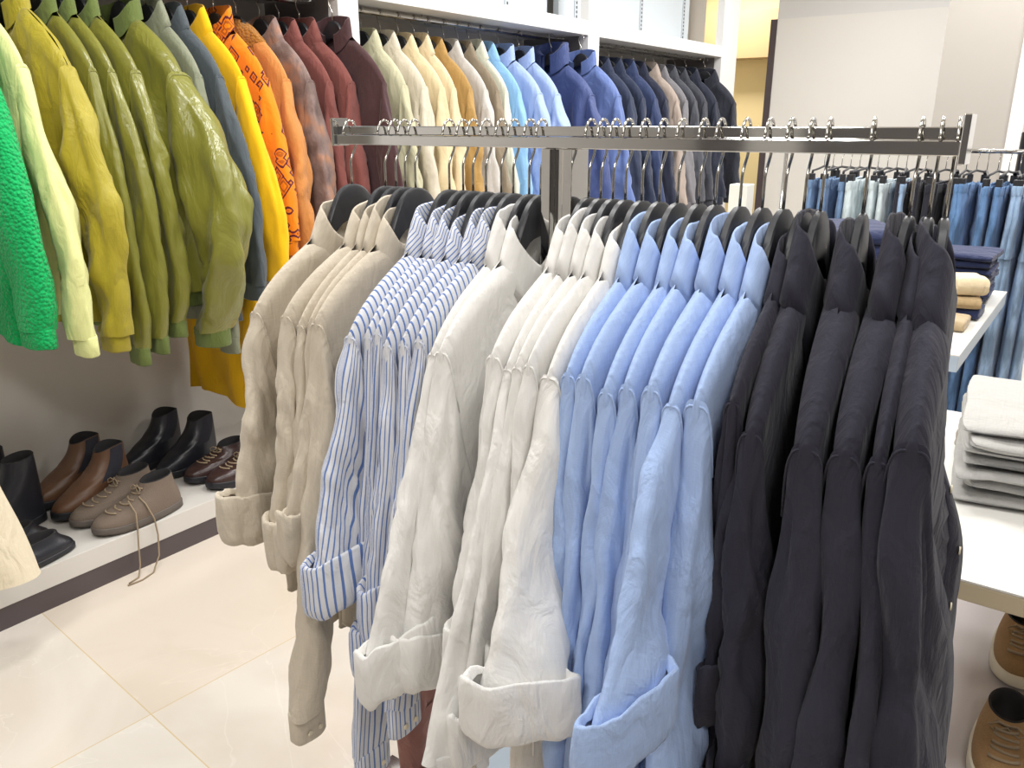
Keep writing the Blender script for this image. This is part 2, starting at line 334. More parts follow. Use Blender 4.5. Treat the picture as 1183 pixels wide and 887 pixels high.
def garment(name, label, cat, group, loc, rz, fs, p, mat, cuffmat=None, collarmat=None):
    """local +x = shoulder towards the aisle, y = thickness, origin = top of the hanger"""
    g = dict(W=.25, nb=.095, z0=-.088, z1=-.20, L=.80, T=.020, Tn=.013, amp=.5, seed=0.0, M=56, R=40,
             near=(.34, -.62, .11, 'roll'), far=(.30, -.62, .11, 'roll'), collar='shirt', hem=None, bow=0.0, sl_bow=0.0,
             arm=.19, cs=1.0, rows=44, leanx=0.0, wdrop=0.0, quilt=0.0, swb=0.0, Ts=None, leaf=1.0, cuffh=.1, sway=0.0, twist=0.0)
    g.update(p); P = type('P', (), g)
    cuffmat = cuffmat or mat; collarmat = collarmat or mat
    root = empty(name, loc, rz, label, cat, group)
    W, nb, z0, z1, L, T, sd = P.W, P.nb, P.z0, P.z1, P.L, P.T, P.seed
    Ts = P.Ts or T
    def SW(z): return fs * P.sway * max(0, -z - .23)
    def body_pt(c, s, k):
        # c,s = cos/sin around, k 0..1 down
        kk = k ** 2.1
        d = kk * L
        Wk = W * (1 - .09 * sm(kk / .35) + .02 * kk) + P.wdrop * kk
        x = Wk * spow(c, .75)
        ax = abs(x)
        zt = smooth_curve(min(ax, W), W, nb, z0, z1)
        if ax < nb:
            u = math.sqrt(max(0, 1 - (ax / nb) ** 2))
            zt = z0 + (-.055 * u if s < 0 else .012 * u)
        z = lerp(zt - d, -L - .02 * math.cos(x * 9 + sd), sm(kk) * .85 + .15 * kk)
        edge = 1 - .12 * min(1, ax / W) ** 6
        th = lerp(.0, T, (clamp(d / (.016 if T < .03 else .03)) ** .5) * .82 + .18 * sm(d / .25)) * edge
        if ax < nb * .99: th = max(th, P.Tn * math.sqrt(max(0, 1 - (ax / nb) ** 2)) * (1 - .5 * sm(d / .2)) + .002)
        y = th * spow(s, .4)
        env = sm(d / .22) * T * P.amp
        side = -1 if s < 0 else 1
        f = math.sin(x * 34 + 2.6 * N(z * 2.1, sd, side) * 2 + sd + side) * .5 + N(x * 16 + sd, z * 3.2, side * 3 + sd) * .9
        y += env * f * abs(s) ** .5
        if P.quilt:
            q = abs(math.sin((x * 1.0 + z) * 20)) ** .5 * abs(math.sin((x - z) * 20)) ** .5
            y += spow(s, .5) * P.quilt * (q - .4)
        z += .004 * N(x * 9, z * 9, sd) * sm(d / .1)
        return Vector((x + P.leanx * d, -fs * y + SW(z), z))   # s>0 is the back
    m = MB(); Mn, R = P.M, P.R
    def fb(i, j):
        a = 2 * pi * (i % Mn) / Mn; k = j / (R - 1)
        pt = body_pt(math.cos(a), math.sin(a), k)
        return pt, (pt.x if abs(math.cos(a)) < .97 else pt.x, pt.z)
    m.grid(Mn, R, fb, closed=True)
    body = m.build('body', mat, root)
    # sleeves
    for sd_i, (xo, zo, we, kind) in ((1, P.near), (-1, P.far)):
        if kind is None: continue
        n, rows = 32, P.rows; w0 = .03; s2 = sd + (0 if sd_i > 0 else 7.3)
        ze = zo + (P.cuffh * .45 if kind == 'roll' else .055 if kind in ('plain', 'rib', 'elastic') else 0)
        per = 2 * we + .04; ln = abs(ze - z1)
        def ring(t):
            Ox = (W - .004) + (xo - W) * t + (P.bow if sd_i > 0 else 0) * math.sin(pi * t) + P.sl_bow * math.sin(pi * min(1, t * 2.2)); Oz = z1 + (ze - z1) * t
            wd = lerp(w0, we, t ** .55) + P.swb * math.sin(pi * t)
            Iz = z1 - P.arm + (ze - z1 + P.arm) * t
            return Ox, Oz, Ox - wd, Iz
        def TW(x, y, t, Ox):
            if sd_i < 0 or not P.twist: return x, y
            ta = P.twist * sm((t - .25) / .75); dx = x - Ox
            return Ox + dx * math.cos(ta) + y * fs * math.sin(ta) * .3, y * (1 - .3 * math.sin(ta)) - fs * dx * math.sin(ta)
        def sl(i, j):
            t = j / (rows - 1); a = 2 * pi * (i % n) / n
            Ox, Oz, Ix, Iz = ring(t)
            cx, cz, hx, hz = (Ox + Ix) / 2, (Oz + Iz) / 2, (Ox - Ix) / 2, (Oz - Iz) / 2
            ex = lerp(.5, .85, sm(t * 4)); c, s = spow(math.cos(a), ex), spow(math.sin(a), lerp(.5, .8, sm(t * 4)))
            tt = Ts * lerp(.80, 1.0, sm(t * 6)) * (1 + .10 * math.sin(pi * t))
            env = sm(t * 5) * (1 - .3 * t)
            f = math.sin(a * 2 + 4 * N(t * 1.7, s2, .3) + s2) * .45 + math.sin(a * 3 + 5 * N(t * 2.3, s2, 4.3) + 2 * s2) * .3 + N(math.cos(a) * 1.6 + s2, math.sin(a) * 1.6, t * 5) * .7
            cre = N(t * 14 + math.cos(a) * 2, math.sin(a) * 1.5, s2) * sm(t * 2) * .5
            f = f + cre
            am = env * P.amp
            x = cx + hx * c + am * f * (.011 if T < .03 else .020) * math.cos(a)
            y = tt * s * (1 + am * f * .7) + env * Ts * .5 * N(t * 3, s2, 9)
            z = cz + hz * c
            if P.quilt: y += math.sin(a) * P.quilt * 1.2 * (abs(math.sin((x + z) * 22) * math.sin((x - z) * 22)) ** .5 - .4); x += math.cos(a) * P.quilt * .8 * (abs(math.sin((x + z) * 22)) - .5)
            if kind in ('rib', 'elastic') and t > .86:
                q = (t - .86) / .14; x = lerp(x, cx + hx * c * .8, q * q)
            x, y = TW(x, y, t, Ox)
            return Vector((sd_i * x, y + SW(z), z)), (a / (2 * pi) * per, t * ln)
        m = MB(); m.grid(n, rows, sl, closed=True); m.build('sleeve', mat, root)
        # seam ridge at the shoulder
        m = MB(); pts = []
        for q in range(17):
            a = pi * (-.5 + q / 16) ; Ox, Oz, Ix, Iz = ring(.012)
            c, s = math.cos(a), math.sin(a)
            pts.append((sd_i * ((Ox + Ix) / 2 + (Ox - Ix) / 2 * spow(c, .5)), Ts * .81 * spow(s, .5), (Oz + Iz) / 2 + (Oz - Iz) / 2 * spow(c, .5) + .001))
        m.tube(pts, .0017 if Ts < .04 else .003, 6); m.build('shoulder_seam', mat, root)
        Ox, Oz, Ix, Iz = ring(1.0); cx = (Ox + Ix) / 2; hx = (Ox - Ix) / 2
        if kind == 'roll':
            h = P.cuffh
            prof = ((-.006, h - .012), (-.001, h - .001), (.002, h), (.005, h - .004), (.006, h * .75), (.0075, h * .5), (.008, h * .25), (.006, .010), (.002, .0015), (-.002, 0), (-.006, .006), (-.008, .03))
            m = MB(); n2 = 36; tilt = .012 * math.sin(s2 * 3.1) + (.016 if P.twist > .7 else 0)
            def cf(i, j):
                a = 2 * pi * (i % n2) / n2; r, dz = prof[j]; c, s = spow(math.cos(a), .8), spow(math.sin(a), .7)
                r2 = r * 1.2 + .003 * N(math.cos(a) * 2 + s2, math.sin(a) * 2, dz * 30)
                k2 = 1 + .14 * (dz / h) * .6
                x = cx + (hx * 1.10 * k2 + r2) * c; y = (Ts * 1.12 + r2 * .6) * s * (1 + .25 * N(math.cos(a) * 2.3, s2, dz * 12))
                z = zo + dz + tilt * c * 1.5 + .010 * N(math.cos(a) * 2.2 + s2, math.sin(a) * 2.2, 3.3)
                x, y = TW(x, y, 1, Ox)
                return Vector((sd_i * x, y + SW(z), z)), (a / (2 * pi) * per * 1.1, dz + r * 2)
            m.grid(n2, len(prof), cf, closed=True); m.build('cuff', cuffmat, root)
        elif kind in ('plain', 'rib', 'elastic', 'puff'):
            h = .062; m = MB(); n2 = 48 if kind != 'plain' else 32
            prof = ((-.004, h), (.0015, h + .001), (.003, h - .004), (.003, h * .5), (.003, .004), (.0, 0), (-.003, .004), (-.004, .03))
            def cf(i, j):
                a = 2 * pi * (i % n2) / n2; r, dz = prof[j]; c, s = spow(math.cos(a), .85), spow(math.sin(a), .8)
                sc_ = .84 if kind == 'plain' else .80
                rib = .0016 * math.sin(a * 24) if kind != 'plain' else 0
                x = cx + (hx * sc_ + r + rib) * c; y = (Ts * .85 + r * .6 + rib) * s; z = zo + dz + .004 * N(c + s2, s, 1)
                x, y = TW(x, y, 1, Ox)
                return Vector((sd_i * x, y + SW(z), z)), (a / (2 * pi) * per, dz)
            m.grid(n2, len(prof), cf, closed=True); cf_o = m.build('cuff', cuffmat, root)
            if kind == 'plain' and cat == 'shirt':
                for bx in (.35, -.25):
                    m = MB(); c0 = Vector((sd_i * (cx + hx * bx), fs * (Ts * .85 + .003), zo + .022)); c0.x, c0.y = TW(abs(c0.x), c0.y, 1, Ox); c0.x *= sd_i; c0.y += SW(zo)
                    m.grid(10, 3, lambda i, j: (c0 + Vector((math.cos(2 * pi * i / 10) * (.005, .005, .0001)[j], fs * (0, .0018, .0018)[j], math.sin(2 * pi * i / 10) * (.005, .005, .0001)[j])), (0, 0)), closed=True)
                    m.build('button', M['button'], cf_o)
    # collar
    cs = P.cs; ry = P.Tn + .004
    rnd = random.Random(int(sd * 1000) + 5)
    if P.collar == 'shirt':
        n = 44; gap = .12; j1, j2 = rnd.uniform(-.006, .008), rnd.uniform(-.006, .006)
        def col(i, j):
            u = i / (n - 1); a = -pi / 2 + gap + u * (2 * pi - 2 * gap); ca, sa = math.cos(a), math.sin(a)
            fr = max(-sa, 0); bk = max(sa, 0)
            zb = z0 - .010 + .02 * bk - .062 * fr ** 1.4
            st = (.056 * cs + j1 - .006 * fr) ; lf = (.068 * cs + .036 * fr ** 3 * P.leaf + .004 * bk) ; out = .034 * cs
            rxb, rxf = nb + .004, nb * .80
            prof = ((rxb - .003, ry - .004, zb - .006), (rxf + .003, ry - .003, zb + st * .6), (rxf + .0005, ry - .002, zb + st - .003), (rxf + .003, ry - .0005, zb + st), (rxf + .007, ry + .001, zb + st - .004),
                    (rxf + .3 * out + .007, ry + .0025, zb + st - lf * .3), (rxf + .65 * out + .006, ry + .004, zb + st - lf * .65), (rxf + out + .004 + j2 * .5, ry + .0055, zb + st - lf), (rxf + out + .002 + j2 * .5, ry + .0045, zb + st - lf - .0008), (rxf + out - .001, ry + .003, zb + st - lf + .006))
            rx_, ry_, z = prof[j]
            x = rx_ * spow(ca, .9); y = -fs * ry_ * spow(sa, .7)
            y += .002 * N(a * 1.5, j * .3, sd); x += .004 * N(a, sd, 2)
            return Vector((x, y, z + .004 * N(ca * 2, sa * 2, sd))), (a * .07 * 1.0, z if j < 5 else z + .02)
        def colr(i, j):
            pt, uv = col(i, j); return pt, (uv[1] * .8 + uv[0] * .6, uv[0])
        m = MB(); m.grid(n, 10, colr); m.build('collar', collarmat, root)
    elif P.collar in ('rib', 'stand', 'puffer'):
        n = 44; H = {'rib': .05, 'stand': .06, 'puffer': .13}[P.collar] * cs; th = {'rib': .004, 'stand': .003, 'puffer': .012}[P.collar]; gap = .25
        def col(i, j):
            u = i / (n - 1); a = -pi / 2 + gap + u * (2 * pi - 2 * gap); ca, sa = math.cos(a), math.sin(a); fr = max(-sa, 0); bk = max(sa, 0)
            zb = z0 + .018 * bk - .06 * fr ** 1.4
            q = j / 13
            if q <= .5: r, zz = -th, q * 2
            else: r, zz = th, (1 - q) * 2
            pf = (abs(math.sin(zz * pi * 3)) * .006 if P.collar == 'puffer' else 0)
            rr = nb * (1 - .12 * zz) + r + (pf if r > 0 else -pf) + (.0008 * math.sin(a * 60) if P.collar == 'rib' else 0)
            x = rr * spow(ca, .9); y = -fs * (max(ry, T * .8) + r + pf) * spow(sa, .7)
            return Vector((x, y, zb + H * math.sin(min(1, zz) * pi / 2) - .006 + .004 * N(ca * 2, sa * 2, sd))), (a * .08, zz * H)
        m = MB(); m.grid(n, 14, col); m.build('collar', collarmat, root)
    elif P.collar == 'hood':
        # a hood lying down behind the neck, drooping over the near shoulder
        m = MB(); n = 40
        def hd(i, j):
            a = 2 * pi * i / n; t = j / 15; ph = t * pi * .93
            ca, sa = math.cos(a), math.sin(a)
            r = math.sin(ph) ** .7
            x = .03 + .125 * ca * r + .02 * N(ca, sa, t * 3 + sd); y = fs * (.0) + .042 * sa * r
            z = -.02 - .16 * (1 - math.cos(ph)) * .5 - .05 * ca * r + .006 * N(ca * 2, sa * 2, sd + t)
            return Vector((x, y, z)), (a * .1, t * .3)
        m.grid(n, 16, hd, closed=True); m.build('hood', collarmat, root)
    # front: placket and buttons / zip, welt pockets
    def front_pt(x, z, off):
        # sample the front surface of the body
        best = None
        k = clamp((z0 - z) / (L + z0)) if True else 0
        lo, hi = 0.0, 1.0
        c = spow(x / W, 1 / .75); c = clamp(c, -.95, .95); s = -math.sqrt(1 - c * c)
        for _ in range(18):
            mid = (lo + hi) / 2; q = body_pt(c, s, mid)
            if q.z > z: lo = mid
            else: hi = mid
        q = body_pt(c, s, (lo + hi) / 2)
        return Vector((q.x, q.y + fs * off, q.z))
    if P.collar == 'shirt' and g.get('placket', False) or g.get('zip', False):
        m = MB(); nn = 40; zt = z0 - .07
        hw = .016 if not g.get('zip') else .006
        def pl(i, j):
            xx = (-hw, -hw * .98, 0, hw * .98, hw)[i]; z = zt + (-L + .03 - zt) * j / (nn - 1)
            q = front_pt(xx, z, (0, .002, .0028, .002, 0)[i]); return q, (xx, z)
        m.grid(5, nn, pl); po = m.build('placket' if not g.get('zip') else 'zip', mat if not g.get('zip') else M['chrome_hook'], root)
        if not g.get('zip'):
            for q in range(7):
                c0 = front_pt(0, zt - .02 - q * .085, .004); m = MB()
                m.grid(12, 3, lambda i, j: (c0 + Vector((math.cos(2 * pi * i / 12) * (.0055, .0055, .0001)[j], fs * (0, .002, .002)[j], math.sin(2 * pi * i / 12) * (.0055, .0055, .0001)[j])), (0, 0)), closed=True)
                m.build('button', M['button'], po)
    if g.get('pocket'):
        px, pz, pw, ph, ang = g['pocket']; m = MB(); m2 = MB()
        def pk(i, j):
            u = (i / 7 - .5) * pw; v = (j / 11 - .5) * ph; x = px + u * math.cos(ang) - v * math.sin(ang); z = pz + u * math.sin(ang) + v * math.cos(ang)
            e = 0 if i in (0, 7) or j in (0, 11) else .007
            return front_pt(x, z, e), (u, v)
        m.grid(8, 12, pk); m.build('pocket', mat, root)
    if P.hem:
        m = MB(); n2 = 72
        def hm(i, j):
            a = 2 * pi * (i % n2) / n2; q = body_pt(math.cos(a), math.sin(a), 1.0); r, dz = ((-.002, .01), (.003, .004), (.004, -.01), (.003, -.05), (0, -.056), (-.004, -.05), (-.004, -.02))[j]
            rb = .002 * math.sin(a * 36)
            return Vector((q.x * (.97 - .03 * (dz < 0)) + r * math.cos(a), q.y * (.92) + (r + rb) * -fs * spow(math.sin(a), .5), q.z + dz)), (a * .15, dz)
        m.grid(n2, 7, hm, closed=True); m.build('hem_band', cuffmat, root)
    return root

# ------------------------------------------------------------------ hangers
def hanger_mesh(T=.0125, wide=.195):
    top = [(0, 0), (.016, -.002), (.030, -.009), (.043, -.022), (.053, -.040), (.064, -.062), (.080, -.092), (.108, -.120), (.148, -.150), (.182, -.179), (wide, -.192)]
    bot = [(wide + .002, -.204), (.184, -.201), (.15, -.178), (.11, -.152), (.085, -.130), (.066, -.108), (.05, -.086), (.03, -.070), (.0, -.065)]
    right = top + bot
    poly = right + [(-x, z) for (x, z) in reversed(right[1:-1])]
    m = MB(); n = len(poly)
    # extruded outline with a rounded rim: centre strip between mirrored halves
    b = len(m.v); h = len(right)
    half = right
    # build as quad strip between top and bottom outlines on each face
    K = 21
    def lin(pts, t):
        s = [0]
        for i in range(1, len(pts)): s.append(s[-1] + math.dist(pts[i], pts[i - 1]))
        d = t * s[-1]
        for i in range(1, len(pts)):
            if d <= s[i] + 1e-9:
                q = (d - s[i - 1]) / (s[i] - s[i - 1]); return (lerp(pts[i - 1][0], pts[i][0], q), lerp(pts[i - 1][1], pts[i][1], q))
        return pts[-1]
    bt = list(reversed(bot))
    sec = ((0, -.5), (.04, -.46), (.12, -.5), (.88, -.5), (.96, -.46), (1, -.3), (1, .3), (.96, .46), (.88, .5), (.12, .5), (.04, .46), (0, .3))
    sec = ((.0, -.32), (.07, -.5), (.93, -.5), (1, -.32), (1, .32), (.93, .5), (.07, .5), (.0, .32))
    ts = [-1 + 2 * i / (2 * K) for i in range(2 * K + 1)]
    def fn(i, j):
        t = ts[j]; sg = -1 if t < 0 else 1; a = lin(top, abs(t)); c = lin(bt, abs(t)); f, yy = sec[i % 8]
        return Vector((sg * lerp(a[0], c[0], f), yy * T - .012 * abs(t) ** 2 * 0, lerp(a[1], c[1], f))), (t, f)
    m.grid(8, len(ts), fn, closed=True)
    for j in (0, len(ts) - 1): m.f.append(tuple(j * 9 + i for i in range(8)))
    return m
def make_hanger(T=.0125, hook='short'):
    root = empty('clothes_hanger')
    o = hanger_mesh(T).build('body', M['black_wood'], root, smooth=True, angle=.6)
    m = MB()
    if hook == 'short':
        pts = [(0, 0, -.004), (0, 0, .02), (0, 0, .040), (-.002, 0, .047), (-.007, 0, .056), (-.013, 0, .065), (-.017, 0, .075), (-.018, 0, .09), (-.018, 0, .100), (-.0155, 0, .1085), (-.0095, 0, .1145), (-.001, 0, .116), (.006, 0, .1125), (.0115, 0, .1055), (.0148, 0, .097), (.0158, 0, .0925)]
    else:
        pts = [(0, 0, -.004), (0, 0, .03), (-.002, 0, .038), (-.009, 0, .048), (-.014, 0, .058), (-.0165, 0, .07), (-.0165, 0, .085), (-.011, 0, .095), (0, 0, .0995), (.011, 0, .095), (.0165, 0, .086), (.017, 0, .077)]
    m.tube(pts, .0021, 10)
    m.grid(8, 5, lambda i, j: (Vector(pts[-1]) + Vector((math.cos(2 * pi * i / 8) * math.sin(pi * j / 4) * .0026, math.sin(2 * pi * i / 8) * math.sin(pi * j / 4) * .0026, math.cos(pi * j / 4) * .0026)), (0, 0)), closed=True)
    m.build('hook', M['chrome_hook'], root)
    return root

# ------------------------------------------------------------------ the shirt rack
RX = 1.12
rk = empty('garment_rack', (RX, .69, 0), 0, 'free-standing chrome garment rack holding the row of linen shirts', 'clothes rack')
def rpart(name, boxes, mat=M['chrome'], bevel=.0012):
    m = MB()
    for b in boxes: m.box(b[0], b[1], b[2] - .69, b[3] - .69, b[4], b[5])
    return m.build(name, mat, rk, smooth=False, bevel=bevel, merge=False)
rpart('rail', [(-.013, .015, .158, 1.218, 1.4645, 1.482)])
rpart('top_rail', [(-.005, .013, .158, 1.218, 1.4825, 1.4975)])
rpart('end_plate', [(-.018, .022, 1.218, 1.224, 1.462, 1.512)])
rpart('end_plate', [(-.018, .022, .150, .158, 1.455, 1.512)])
rpart('post', [(-.025, .025, .722, .739, .02, 1.4645), (-.025, .025, .683, .700, .02, 1.4645), (-.012, .012, .70, .722, .02, 1.4645)])
rpart('lower_rail', [(-.012, .012, .20, 1.20, .575, .595)])
rpart('foot', [(-.34, .50, .68, .742, 0, .02)])
rpart('foot', [(-.03, .03, .18, .66, 0, .02), (-.03, .03, .76, 1.2, 0, .02)])

hooksY = [1.194, 1.104, 1.077, 1.054, 1.029, .949, .918, .896, .868, .836, .811, .779, .754,
          .663, .648, .630, .605, .574, .545, .516, .483, .458, .422, .390, .361, .334, .312, .273, .210, .178, .150]
def relax(ys, g, it=60):
    ys = list(ys)
    for _ in range(it):
        for i in range(len(ys) - 1):
            d = ys[i] - ys[i + 1]
            if d < g: ys[i] += (g - d) / 2; ys[i + 1] -= (g - d) / 2
        ys[0] = min(ys[0], 1.197); ys[-1] = max(ys[-1], .166)
        ys[12] = max(ys[12], .756); ys[13] = min(ys[13], .666)
    return ys
HY = relax(hooksY, .0215)
HY[27:] = [.259, .204, .182, .164]
kinds = ['beige'] * 5 + ['stripe'] * 6 + ['white'] * 7 + ['blue'] * 7 + ['black'] * 6
HZ = 1.392
# near sleeve end per shirt: (x out, z bottom, width, kind)
near = [
 (.352, .757, .108, 'roll'), (.325, .745, .09, 'roll'), (.325, .75, .085, 'roll'), (.335, .755, .085, 'roll'), (.385, .43, .078, 'plain'),
 (.372, .735, .10, 'roll'), (.34, .365, .09, 'plain'), (.33, .60, .08, 'roll'), (.33, .70, .08, 'roll'), (.33, .50, .08, 'plain'), (.36, .62, .09, 'roll'),
 (.42, .675, .115, 'roll'), (.37, .655, .10, 'roll'), (.35, .70, .08, 'roll'), (.445, .585, .11, 'plain'), (.40, .60, .10, 'roll'), (.34, .69, .09, 'roll'), (.42, .70, .125, 'roll'),
 (.31, .69, .10, 'roll'), (.31, .58, .09, 'roll'), (.33, .52, .09, 'roll'), (.33, .56, .09, 'roll'), (.35, .54, .09, 'roll'), (.435, .75, .12, 'roll'), (.33, .40, .12, 'plain'),
 (.25, .72, .11, 'roll'), (.28, .62, .11, 'roll'), (.34, .38, .14, 'plain'), (.36, .40, .15, 'plain'), (.36, .40, .16, 'plain'), (.35, .38, .19, 'plain')]
ordw = {5: ['leftmost', 'second from the left', 'middle', 'fourth from the left', 'rightmost'],
        6: ['leftmost', 'second from the left', 'third from the left', 'third from the right', 'second from the right', 'rightmost'],
        7: ['leftmost', 'second from the left', 'third from the left', 'middle', 'third from the right', 'second from the right', 'rightmost']}
cname = {'beige': ('beige', 5, 0), 'stripe': ('striped', 6, 5), 'white': ('white', 7, 11), 'blue': ('sky-blue', 7, 18), 'black': ('charcoal', 6, 25)}
numw = {5: 'five', 6: 'six', 7: 'seven'}
h0 = make_hanger()
h0.rotation_euler = (0, 0, pi)
for i, y in enumerate(HY):
    k = kinds[i]; nm, cnt, first = cname[k]; pos = ordw[cnt][i - first]
    g1 = HY[i - 1] - y if i else .05; g2 = y - HY[i + 1] if i < len(HY) - 1 else .05
    T = clamp(.5 * (min(g1, .05) + min(g2, .05)) / 2 + .002, .0115, .023)
    rz = pi + {25: .06, 26: .08, 27: .12, 28: .06, 29: .11, 30: .16}.get(i, .0)
    if i == 0: h = h0; h.location = (RX, y, HZ); h.rotation_euler = (0, 0, rz)
    else: h = dup(h0, (RX, y, HZ), rz)
    h['label'] = 'black hanger holding the %s %s shirt on the chrome rack' % (pos, nm)
    h['category'] = 'hanger'; h['group'] = 'black hangers along the chrome rack'
    xo, zb, we, kd = near[i]
    p = dict(T=T, Ts=T, seed=i * 1.37 + .5, near=(xo, zb - HZ, we, kd), far=(.31, -.66, .10, 'roll'), Tn=min(.0155, max(.0105, T * .85)), amp=1.05, L=.79,
             M=48, R=34, rows=46, z1=-.205 + .008 * math.sin(i * 2.1), W=.252 + .006 * math.sin(i * 1.7), cs=1.0 + .08 * math.sin(i * 2.9))
    if i in (0, 4, 17, 24, 28): p['Ts'] = .024
    if i == 30: p.update(placket=True, T=.030, Ts=.027, cs=1.45, leaf=2.2, far=(.3, -.6, .1, None), Tn=.022)
    if i in (28, 29): p.update(far=(.3, -.6, .1, None), T=.014, Ts=.016)
    if i in (26, 27, 28, 29): p.update(z1=-.228)
    if i == 28: p.update(T=.027, Ts=.024, Tn=.021, cs=1.45)
    if i == 27: p.update(T=.027, Ts=.025, Tn=.018, cs=1.3)
    if i == 17: p['amp'] = .7
    p['twist'] = {5: .25, 11: .3, 12: .2, 14: .35, 17: .75, 18: .10, 23: .35, 24: .35, 25: .3, 27: .3, 28: .35, 29: .35, 30: .45}.get(i, 0.0)
    p['sway'] = {26: .02, 27: .04, 28: .06, 29: .085, 30: .11}.get(i, 0.0)
    if i in (28, 26): p.update(cs=1.35, leaf=1.8, Tn=.016)
    desc = 'sleeve rolled to a wide cuff' if kd == 'roll' else 'sleeve hanging long and unrolled'
    if k in ('beige', 'stripe', 'white', 'blue'):
        lab = '%s linen shirt, %s of the %s %s shirts on the rack, %s' % (nm, pos, numw[cnt], nm, desc)
    else:
        lab = '%s linen shirt, %s of the %s dark shirts on the rack' % (nm, pos, numw[cnt])
    if len(lab.split()) > 16: lab = '%s linen shirt, %s of the %s %s shirts on chrome rack' % (nm, pos, numw[cnt], nm)
    garment('linen_shirt', lab, 'shirt', '%s linen shirts on the chrome rack' % nm, (RX, y, HZ), rz, 1, p, F[k])

# ------------------------------------------------------------------ wall rail and jackets
BY = 2.88; BZ = 1.985
m = MB(); m.tube([(-2, BY, BZ), (2, BY, BZ), (6.8, BY, BZ)], .013, 14)
for x in (.6, 1.6, 3.22, 4.32, 5.15, 5.95, 6.35): m.tube([(x, BY, BZ), (x, BY, 2.01)], .005, 8)
tag(m.build('hanging_rail', M['chrome'], None), 'long chrome hanging rail under the white shelf along the wall', 'rail')
hw0 = None
def wall_hanger(x, dy, rz, lab):
    global hw0
    if hw0 is None:
        hw0 = make_hanger(.016, 'long'); h = hw0
    else: h = dup(hw0, (0, 0, 0), 0)
    h.location = (x, BY - dy, BZ - .083 + .0); h.rotation_euler = (0, 0, -pi / 2 + rz)
    tag(h, lab, 'hanger', 'black hangers on the wall rail')
def C(r, g, b, **k): return dict(col=srgb(r, g, b), **k)
def MJ(name, r, g, b, **k): return fabric(name, srgb(r, g, b), **k)
J = []
def J_(x, mat, T, label, noun, cat='jacket', dy=0.0, rz=0.0, cuffmat=None, collarmat=None, **p):
    J.append((x, mat, T, label, noun, cat, dy, rz, cuffmat, collarmat, p))
satin = dict(rough=.32, sheen=.1, wstr=.05, wrinkle=.9, wr_scale=9, spec=.6)
green_rib = MJ('green_rib', 104, 118, 62)
olive_s = MJ('green_satin', 124, 123, 44, **satin)
sherpa = MJ('green_sherpa', 20, 176, 96, pattern='sherpa', rough=.95)
lime = MJ('lime_cotton', 226, 228, 158)
quil = MJ('chartreuse_quilt', 168, 154, 40, rough=.5, wrinkle=.8, wr_scale=16, spec=.4)
J_(1.085, sherpa, .045, 'bright green fleece jacket at the left end of the wall rail', 'green fleece jacket', W=.29, L=1.04, near=(.42, -1.04, .17, 'elastic'), bow=.05, collar='stand', amp=.3, swb=.03)
J_(1.19, lime, .03, 'pale lime jacket with elasticated cuff beside the green fleece', 'pale lime jacket', W=.29, L=.95, near=(.46, -1.08, .125, 'elastic'), bow=.045, collar='stand')
J_(1.315, quil, .042, 'mustard-green quilted jacket between the lime jacket and the green bombers', 'quilted jacket', W=.30, L=1.03, near=(.40, -1.10, .13, 'plain'), bow=.08, collar='stand', cs=1.3, quilt=.006, swb=.03)
J_(1.40, olive_s, .024, 'olive satin bomber jacket, leftmost of the four', 'leftmost olive bomber', W=.28, L=1.02, near=(.38, -1.17, .12, 'rib'), bow=.05, collar='rib', cuffmat=green_rib, collarmat=green_rib, hem=True)
J_(1.46, olive_s, .024, 'olive satin bomber jacket, second of the four from the left', 'second olive bomber', W=.28, L=1.02, near=(.40, -1.14, .12, 'rib'), bow=.07, collar='rib', cuffmat=green_rib, collarmat=green_rib, hem=True)
J_(1.535, olive_s, .034, 'olive satin bomber jacket, third of the four, left of the widest', 'third olive bomber', W=.29, L=1.00, near=(.39, -1.10, .13, 'rib'), bow=.06, collar='rib', cs=1.2, cuffmat=green_rib, collarmat=green_rib, hem=True)
J_(1.675, olive_s, .052, 'full olive satin bomber jacket with slanted welt pocket, rightmost bomber on the wall rail', 'full olive bomber', W=.305, L=.95, near=(.41, -1.16, .16, 'rib'), bow=.20, Ts=.062, collar='rib', cs=1.3, cuffmat=green_rib, collarmat=green_rib, hem=True, pocket=(.115, -.56, .035, .20, .30), swb=.055, zip=True)
J_(1.775, MJ('sage_twill', 136, 140, 118, rough=.6, wrinkle=.6), .026, 'crinkled sage-grey jacket just behind the full olive bomber', 'sage jacket', W=.27, L=1.1, near=(.34, -1.22, .12, 'elastic'), bow=.03)
J_(1.85, MJ('slate_twill', 80, 88, 94, rough=.7, wrinkle=.5), .028, 'slate-blue overshirt between the sage jacket and the yellow coat', 'slate overshirt', W=.28, L=1.12, near=(.42, -1.02, .13, 'plain'), bow=.05)
J_(1.94, MJ('yellow_wool', 250, 190, 20, rough=.9, wrinkle=.2), .032, 'long bright yellow coat reaching down to the black boots', 'yellow coat', cat='coat', W=.28, L=1.5, near=(.44, -.96, .15, 'none'), bow=.05, amp=.7, swb=.02)
J_(2.05, MJ('aztec_fleece', 230, 130, 30, pattern='aztec', rough=.95), .034, 'orange and plum patterned fleece jacket beside the yellow coat', 'patterned fleece', W=.27, L=.9, near=(.38, -.88, .14, 'plain'), bow=.03, collar='stand', cs=1.3, amp=.4)
J_(2.15, MJ('ochre_canvas', 204, 136, 72, rough=.8), .034, 'orange-brown hooded jacket behind the patterned fleece', 'hooded jacket', W=.27, L=.92, near=(.36, -.92, .13, 'plain'), bow=.03, collar='hood', collarmat=MJ('ochre_pile', 168, 112, 42, pattern='sherpa'))
